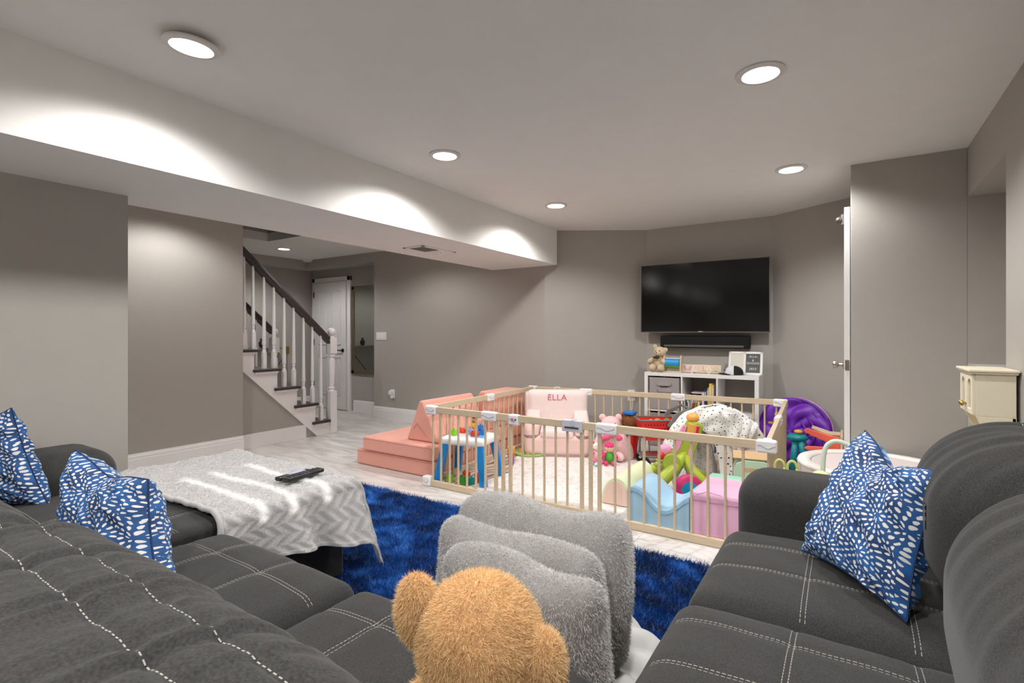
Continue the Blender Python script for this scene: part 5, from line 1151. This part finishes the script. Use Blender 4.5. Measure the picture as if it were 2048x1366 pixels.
# ================================================================ blue throw pillows with the starburst print
def burst_material(name, base, dark_, dot, scale=3.2, rings=26, sat_noise=6):
    m = bpy.data.materials.new(name); m.use_nodes = True; nt = m.node_tree; b = nt.nodes['Principled BSDF']; N = nt.nodes; Lk = nt.links
    tc = N.new('ShaderNodeTexCoord'); mp = N.new('ShaderNodeMapping'); mp.inputs['Scale'].default_value = (scale, scale, scale); Lk.new(tc.outputs['UV'], mp.inputs[0])
    wn = N.new('ShaderNodeTexNoise'); wn.inputs['Scale'].default_value = 5; Lk.new(mp.outputs[0], wn.inputs[0])
    sub0 = N.new('ShaderNodeVectorMath'); sub0.operation = 'SUBTRACT'; Lk.new(wn.outputs['Color'], sub0.inputs[0]); sub0.inputs[1].default_value = (.5, .5, .5)
    sc0 = N.new('ShaderNodeVectorMath'); sc0.operation = 'SCALE'; sc0.inputs['Scale'].default_value = .09; Lk.new(sub0.outputs[0], sc0.inputs[0])
    ad = N.new('ShaderNodeVectorMath'); ad.operation = 'ADD'; Lk.new(mp.outputs[0], ad.inputs[0]); Lk.new(sc0.outputs[0], ad.inputs[1])
    v = N.new('ShaderNodeTexVoronoi'); v.voronoi_dimensions = '2D'; v.inputs['Scale'].default_value = 1; v.inputs['Randomness'].default_value = .8; Lk.new(ad.outputs[0], v.inputs[0])
    sub = N.new('ShaderNodeVectorMath'); sub.operation = 'SUBTRACT'; Lk.new(ad.outputs[0], sub.inputs[0]); Lk.new(v.outputs['Position'], sub.inputs[1])
    sp = N.new('ShaderNodeSeparateXYZ'); Lk.new(sub.outputs[0], sp.inputs[0])
    x, y = sp.outputs[0], sp.outputs[1]
    r = mth(nt, 'SQRT', mth(nt, 'ADD', mth(nt, 'MULTIPLY', x, x), mth(nt, 'MULTIPLY', y, y)))
    th = mth(nt, 'DIVIDE', mth(nt, 'ARCTAN2', y, x), 2*pi)
    k = mth(nt, 'ADD', mth(nt, 'MULTIPLY', r, 8.0), -.35); ring = mth(nt, 'FLOOR', k); fr_ = mth(nt, 'SUBTRACT', k, ring)
    cnt = mth(nt, 'ADD', 7, mth(nt, 'MULTIPLY', ring, 6)); ta = mth(nt, 'ADD', mth(nt, 'MULTIPLY', th, cnt), mth(nt, 'MULTIPLY', ring, .5)); fa = mth(nt, 'SUBTRACT', ta, mth(nt, 'FLOOR', ta))
    a = mth(nt, 'DIVIDE', mth(nt, 'SUBTRACT', fr_, .5), .37); c = mth(nt, 'DIVIDE', mth(nt, 'SUBTRACT', fa, .5), .225)
    e = mth(nt, 'ADD', mth(nt, 'MULTIPLY', a, a), mth(nt, 'MULTIPLY', c, c))
    inside = mth(nt, 'MULTIPLY', mth(nt, 'LESS_THAN', e, 1), mth(nt, 'GREATER_THAN', ring, -.5))
    n1 = N.new('ShaderNodeTexNoise'); n1.inputs['Scale'].default_value = sat_noise; Lk.new(tc.outputs['UV'], n1.inputs[0])
    lw = N.new('ShaderNodeLayerWeight'); lw.inputs[0].default_value = .5
    bc = ramp(nt, n1.outputs[0], [(.3, dark_), (.7, base)])
    mx = N.new('ShaderNodeMix'); mx.data_type = 'RGBA'; Lk.new(inside, mx.inputs[0]); Lk.new(bc, mx.inputs[6]); mx.inputs[7].default_value = lin(dot)
    Lk.new(mx.outputs[2], b.inputs['Base Color']); b.inputs['Roughness'].default_value = .75
    b.inputs['Sheen Weight'].default_value = .55; b.inputs['Sheen Roughness'].default_value = .3; b.inputs['Sheen Tint'].default_value = lin('#6fb0f0')
    bp_ = N.new('ShaderNodeBump'); bp_.inputs['Strength'].default_value = .25; bp_.inputs['Distance'].default_value = .002; bp_.invert = True; Lk.new(inside, bp_.inputs['Height']); Lk.new(bp_.outputs[0], b.inputs['Normal'])
    return m
BURST = burst_material('navy_velvet_starburst', '#1d5c9c', '#0b2d5a', '#dcdad6')
PIPE = mat('navy_piping', '#0f2c55', .8)
def cushion(label, TL, TR, BR, BL, T, dent=0, seed=0, pinch=.10, n=44):
    TL, TR, BR, BL = map(Vector, (TL, TR, BR, BL)); C_ = (TL+TR+BR+BL)/4; nrm = (TR-BL).cross(TL-BR).normalized()
    t = thing('throw_pillow', label, 'pillow', tuple(C_), group=None)
    m = MB(); V = []; UV = []; F = []; W = n+1
    for side in (1, -1):
        base = len(V)
        for i in range(n+1):
            for j in range(n+1):
                a = 2*i/n-1; b_ = 2*j/n-1
                x = a*(1-pinch*(1-b_*b_)*a*a); y = b_*(1-pinch*(1-a*a)*b_*b_)
                if dent: y -= dent*exp(-(a/.38)**2)*max(0, (b_+.1))**1.5
                u, v = (x+1)/2, (y+1)/2
                P = (BL*(1-u)+BR*u)*(1-v)+(TL*(1-u)+TR*u)*v
                th = T*max(0, (1-a*a)*(1-b_*b_))**.42
                if dent: th *= 1-.45*exp(-(a/.3)**2)*max(0, b_)**1
                w = .008*sin(a*9+b_*6+seed)*sin(b_*8-a*5+seed*2)+.005*sin((a+b_)*17+seed)
                cr = 0
                for ca in (-1, 1):
                    for cb in (-1, 1):
                        rr = sqrt((a-ca)**2+(b_-cb)**2); an = atan2(b_-cb, a-ca); cr += .007*sin(an*14+seed)*exp(-(rr-.45)**2/.08)
                P = P+nrm*side*(th+(w+cr)*min(1, th/.03))-C_
                V.append(tuple(P)); UV.append((i/n+side*.37, j/n+side*.21))
        for i in range(n):
            for j in range(n):
                q = (base+i*W+j, base+(i+1)*W+j, base+(i+1)*W+j+1, base+i*W+j+1); F.append(q if side > 0 else q[::-1])
    m.v = V; m.f = F; m.uv = UV
    o = m.build('cover', BURST, t, world=False, smooth=True)
    rim = [Vector(V[i*W]) for i in range(n)] + [Vector(V[n*W+j]) for j in range(n)] + [Vector(V[i*W+n]) for i in range(n, 0, -1)] + [Vector(V[j]) for j in range(n, -1, -1)]
    MB().tube(rim, .0028, 6, cap=False).build('piping', PIPE, t, world=False, smooth=True)
    return t, o
cushion('navy starburst throw pillow at the far left, against the sofa arm', (-3.18, .52, .80), (-2.86, .64, .875), (-2.70, .72, .47), (-3.05, .56, .47), .085, seed=1)
cushion('navy starburst throw pillow on the middle seat behind the sofa back', (-2.16, .64, .79), (-1.655, .655, .765), (-1.43, .60, .475), (-1.97, .60, .475), .095, dent=.12, seed=2)
p3, p3c = cushion('navy starburst throw pillow dented on top, on the right sofa', (.055, 2.02, .865), (.205, 1.66, .83), (.125, 1.55, .485), (-.115, 1.87, .49), .085, dent=.18, seed=3)
tgM = Matrix.Translation((0, 0, 0))
MB().box((.165-LOC[p3.name].x, 1.60-LOC[p3.name].y, .70-LOC[p3.name].z), (.172-LOC[p3.name].x, 1.63-LOC[p3.name].y, .76-LOC[p3.name].z)).build('fabric_tag', BLK, p3, world=False)

# ================================================================ grey herringbone blanket on the chaise
BLANKET = mat('pale_grey_sherpa', '#b6b4b2', .95, var=.10, vscale=18, bump=.5, bscale=220, sheen=.8)
bl = thing('throw_blanket', 'pale grey plush herringbone blanket spread over the chaise', 'blanket', (-2.4, 1.3, .5))
def tri(x): return abs((x % 1)*2-1)
def drape(u, v):
    s = u*1.28; X0 = -2.93; flat = .975; y = .985+.66*v
    edge = 1.0-.10*0
    z = .512+.006*sin(u*14+v*5)*sin(v*11)
    hem = .03*sin(v*3+.5)
    L = s
    if L < flat: x = X0+L; 
    else:
        h = L-flat; rr = .05; a = min(h/rr, pi/2); x = X0+flat+rr*sin(a); z -= rr*(1-cos(a)); h2 = max(0, h-rr*pi/2)
        h2 *= (.75+.5*v**2)
        f = sin(v*17+.5)*.03+.02*sin(v*29); sp = h2/.25
        z -= h2*.93; x += (.02+.055*v*v+f*.9)*sp + .02*sp; y += .05*v*sp
    if y > 1.60:
        k = y-1.60; z -= k*k*18 if k < .05 else .045+(k-.05)*1.2
    chev = tri(y*17 + tri(L*9)*.9); relief = .007*(chev-.5) + .003*sin(L*60)*0
    n_ = (0, 0, 1) if L < flat+.03 else (1, 0, .15)
    if v < .03 or u > .985 or v > .97: relief += .004
    return (x+n_[0]*relief, y+.01*sin(L*9)*(1-v), z+n_[2]*relief)
g = grid(drape, 300, 150, .014)
o = g.build('blanket_cloth', BLANKET, bl, smooth=True)
fur(o, 'pile', BLANKET, 60000, .006, .0014, bl, lean=(.3, .1, .1), jit=.9, cond=lambda P, N: (N[:, 2] > -.3)*1.0, stiff=.6)
# rolled hem along the near edge
MB().tube([(Vector(drape(u/60, .0))+Vector((0, -.004, .002))) for u in range(61)], .011, 8).build('hem_roll', BLANKET, bl, smooth=True)
# remotes
for (x, y, a, lb, w, L, btn) in ((-2.07, 1.44, 96, 'black television remote with many buttons, nearer the front of the blanket', .048, .20, 1), (-2.115, 1.42, 93, 'slim black remote half hidden behind the other on the blanket', .038, .17, 0)):
    t = thing('remote_control', lb, 'remote control', (x, y, .528 if btn else .524), radians(a-90))
    o = MB().box((-w/2, -L/2, 0), (w/2, L/2, .018)).build('body', BLACK, t, world=False, bevel=.006, seg=3)
    if btn:
        for i in range(9):
            for j in range(3): MB().box((-.018+j*.0135, -L*.42+i*.018, .0175), (-.009+j*.0135, -L*.42+i*.018+.009, .0205)).build('button', GREYM, t, world=False)
    else: MB().box((-.012, -.03, .0175), (.012, .06, .019)).build('screen_strip', mat('remote_blue_grey', '#9a9fc0', .3), t, world=False)

# ================================================================ blue shag rug
def rug_mat(name, c0, c1, c2):
    m = bpy.data.materials.new(name); m.use_nodes = True; nt = m.node_tree; b = nt.nodes['Principled BSDF']; g = nt.nodes.new('ShaderNodeTexCoord')
    n = nt.nodes.new('ShaderNodeTexNoise'); n.inputs['Scale'].default_value = 4.2; n.inputs['Detail'].default_value = 7; n.inputs['Roughness'].default_value = .72; n.inputs['Distortion'].default_value = .6; nt.links.new(g.outputs['Object'], n.inputs[0])
    nt.links.new(ramp(nt, n.outputs[0], [(.42, c0), (.52, c1), (.64, c2)]), b.inputs['Base Color']); b.inputs['Roughness'].default_value = .38; b.inputs['Sheen Weight'].default_value = .5; b.inputs['Sheen Tint'].default_value = lin('#5f9cff'); return m
RUGB = rug_mat('royal_blue_shag', '#081f48', '#154f9f', '#4a94e0')
rg = thing('shag_rug', 'royal blue shag rug on the pale tile floor', 'rug', (-1.8, 1.9, 0))
base = MB(); NX, NY = 60, 34
base.box((-3.38, .98, .001), (-.10, 2.68, .012)); bo = base.build('rug_backing', mat('rug_backing_navy', '#0c2346', .9), rg, bevel=0)
gs = grid(lambda u, v: (-3.38+3.28*u, .98+1.70*v, .013), NX, NY); src = gs.build('pile_base', bpy.data.materials['rug_backing_navy'], rg)
def ruglean(P): 
    return np.stack([.9*np.sin(P[:, 0]*5.1+2*np.sin(P[:, 1]*3.7)), .9*np.cos(P[:, 1]*4.3+2*np.sin(P[:, 0]*4.1)), np.zeros(len(P))], axis=1)
_old = fur
fur(src, 'shag_pile', RUGB, 300000, .034, .0042, rg, lean=(.25, -.25, 0), jit=1.1, stiff=.75, seed=5, cond=None)

# ================================================================ tufted pouf with three faux fur cushions
TUF = mat('silver_grey_velvet', '#c9c8c6', .7, var=.04, sheen=.7)
pf = thing('tufted_floor_cushion', 'round pale grey tufted velvet floor cushion under the fur cushions', 'floor cushion', (-.80, 1.46, .035))
m = MB(); K = 144; R_ = 24; V = []
for i in range(R_+1):
    for j in range(K):
        a = 2*pi*j/K; s = i/R_; lob = abs(sin(a*6.5)); r = .40*s*(1+.04*lob*s); z = .17*(max(0, 1-s**6))**.5*(.80+.22*lob*min(1, s*2)) - .03*exp(-(s/.12)**2)
        if i == R_: z = .03
        V.append((r*cos(a), r*sin(a), z))
m.v = V + [(p[0], p[1], 0) for p in V[-K:]]
m.f = [(i*K+j, i*K+(j+1) % K, (i+1)*K+(j+1) % K, (i+1)*K+j) for i in range(R_+1) for j in range(K)] + [tuple(range((R_+1)*K, (R_+2)*K))[::-1]]
m.build('velvet_cover', TUF, pf, world=False, smooth=True); MB().ball((0, 0, .145), (.02, .02, .01), 14, 8).build('centre_button', TUF, pf, world=False, smooth=True)
FURG = mat('silver_grey_faux_fur', '#8f8c89', .8, var=.12, vscale=25, sheen=1.0)
FUR2 = mat('silver_faux_fur_pile', '#cac7c3', .6, var=.4, vscale=14, sheen=.8)
def fur_cushion(label, x0, x1, y0, y1, z0, z1, tilt, seed):
    c = Vector(((x0+x1)/2, (y0+y1)/2, z0)); half = ((x1-x0)/2, (y1-y0)/2, (z1-z0)/2)
    t = thing('fur_cushion', label, 'cushion', tuple(c), group='faux fur cushions on the floor cushion')
    def f(P):
        a = P[:, 0]/half[0]; b = P[:, 2]/half[2]
        y = P[:, 1]*(1+.35*(1-a*a)*(1-b*b)-.25*np.clip(b, 0, 1)**4) + .018*np.sin(P[:, 0]*13+seed)*np.sin(P[:, 2]*11+seed*2)
        z = P[:, 2]+half[2] - .018*np.clip(b, 0, 1)*(1-a*a)*0 + .006*np.sin(P[:, 0]*17+seed*3)*np.clip(b, 0, 1) - .025*np.clip(b, 0, 1)*np.exp(-((a-.1)/.35)**2)*0
        y = y+tilt*z
        return np.column_stack([P[:, 0]*(1-.04*b*b+.02*np.sin(P[:, 2]*15+seed)), y, z])
    g = puff(half, min(half[1]*.92, .06), 40, f); o = g.build('cover', FURG, t, world=False, smooth=True)
    fur(o, 'fur_pile', FUR2, 52000, .0085, .0016, t, lean=(.15, 0, -.55), jit=.7, stiff=.55, seed=seed)
    return t
fur_cushion('tallest silver faux fur cushion, farthest from the camera and nearest the pen', -1.13, -.52, 1.35, 1.50, .19, .635, .0, 1)
fur_cushion('middle silver faux fur cushion of the three', -1.09, -.53, 1.19, 1.32, .19, .60, .0, 2)
fur_cushion('nearest silver faux fur cushion, behind the golden teddy bear', -.95, -.46, 1.06, 1.175, .19, .60, .0, 3)

# ================================================================ big golden teddy seen from behind
TED = mat('golden_bear_skin', '#e2b985', .9, var=.2, vscale=20); TEDF = mat('golden_bear_fur', '#f3c993', .6, var=.22, vscale=28, sheen=.6)
td = thing('teddy_bear', 'golden brown teddy bear seen from behind in the foreground', 'soft toy', (-.49, .66, .475), rz=radians(28))
def furry(name, c, r, n, par, rot=None, L=.013, lean=(0, 0, -.35)):
    o = MB().ball(c, r, 28, 20, rot).build(name, TED, par, world=False, smooth=True)
    fur(o, 'fur', TEDF, n, L, .0014, o, lean=lean, jit=.75, stiff=.55, seed=n % 97); return o
furry('body', (0, .02, .06), (.085, .075, .085), 9000, td)
hd2 = MB().ball((0, 0, .215), (.098, .094, .100), 36, 26).build('head', TED, td, world=False, smooth=True)
fur(hd2, 'fur', TEDF, 56000, .011, .0013, hd2, lean=(.1, 0, -.35), jit=.8, stiff=.5, seed=11)
for s in (-1, 1):
    e = MB().ball((s*.104 if s < 0 else .099, .01 if s < 0 else -.035, .252 if s < 0 else .198), (.033, .030, .056), 24, 18, Matrix.Rotation(s*radians(8), 3, 'Y')).build('ear', TED, td, world=False, smooth=True); fur(e, 'fur', TEDF, 14000, .012, .0013, e, lean=(0, 0, -.3), jit=.8, stiff=.5, seed=20+s)
MB().ball((0, .09, .19), (.045, .035, .038), 18, 12).build('muzzle', TED, hd2, world=False, smooth=True); MB().ball((0, .125, .20), (.012, .008, .009), 12, 8).build('nose', BLK, hd2, world=False, smooth=True)
for s in (-1, 1): MB().ball((s*.035, .088, .235), .008, 10, 8).build('eye', BLK, hd2, world=False, smooth=True); furry('arm', (s*.10, .03, .075), (.035, .04, .06), 5000, td, Matrix.Rotation(s*radians(-25), 3, 'Y')); furry('leg', (s*.055, .10, .03), (.036, .07, .034), 3000, td)
b_ = MB(); b_.ball((.085, .045, .125), (.038, .02, .022), 16, 10, Matrix.Rotation(radians(20), 3, 'Y')); b_.build('red_bow', mat('red_felt_bow', '#e23a2c', .8), td, world=False, smooth=True)
MB().lathe([(.07, .125), (.074, .135), (.07, .145), (.06, .135)], (0, .01, 0), 30).build('red_ribbon', bpy.data.materials['red_felt_bow'], td, world=False, smooth=True)
MB().ball((-.075, -.03, .10), (.022, .02, .02), 12, 8).build('cream_paw', mat('cream_paw_felt', '#e9dcc4', .9), td, world=False, smooth=True)
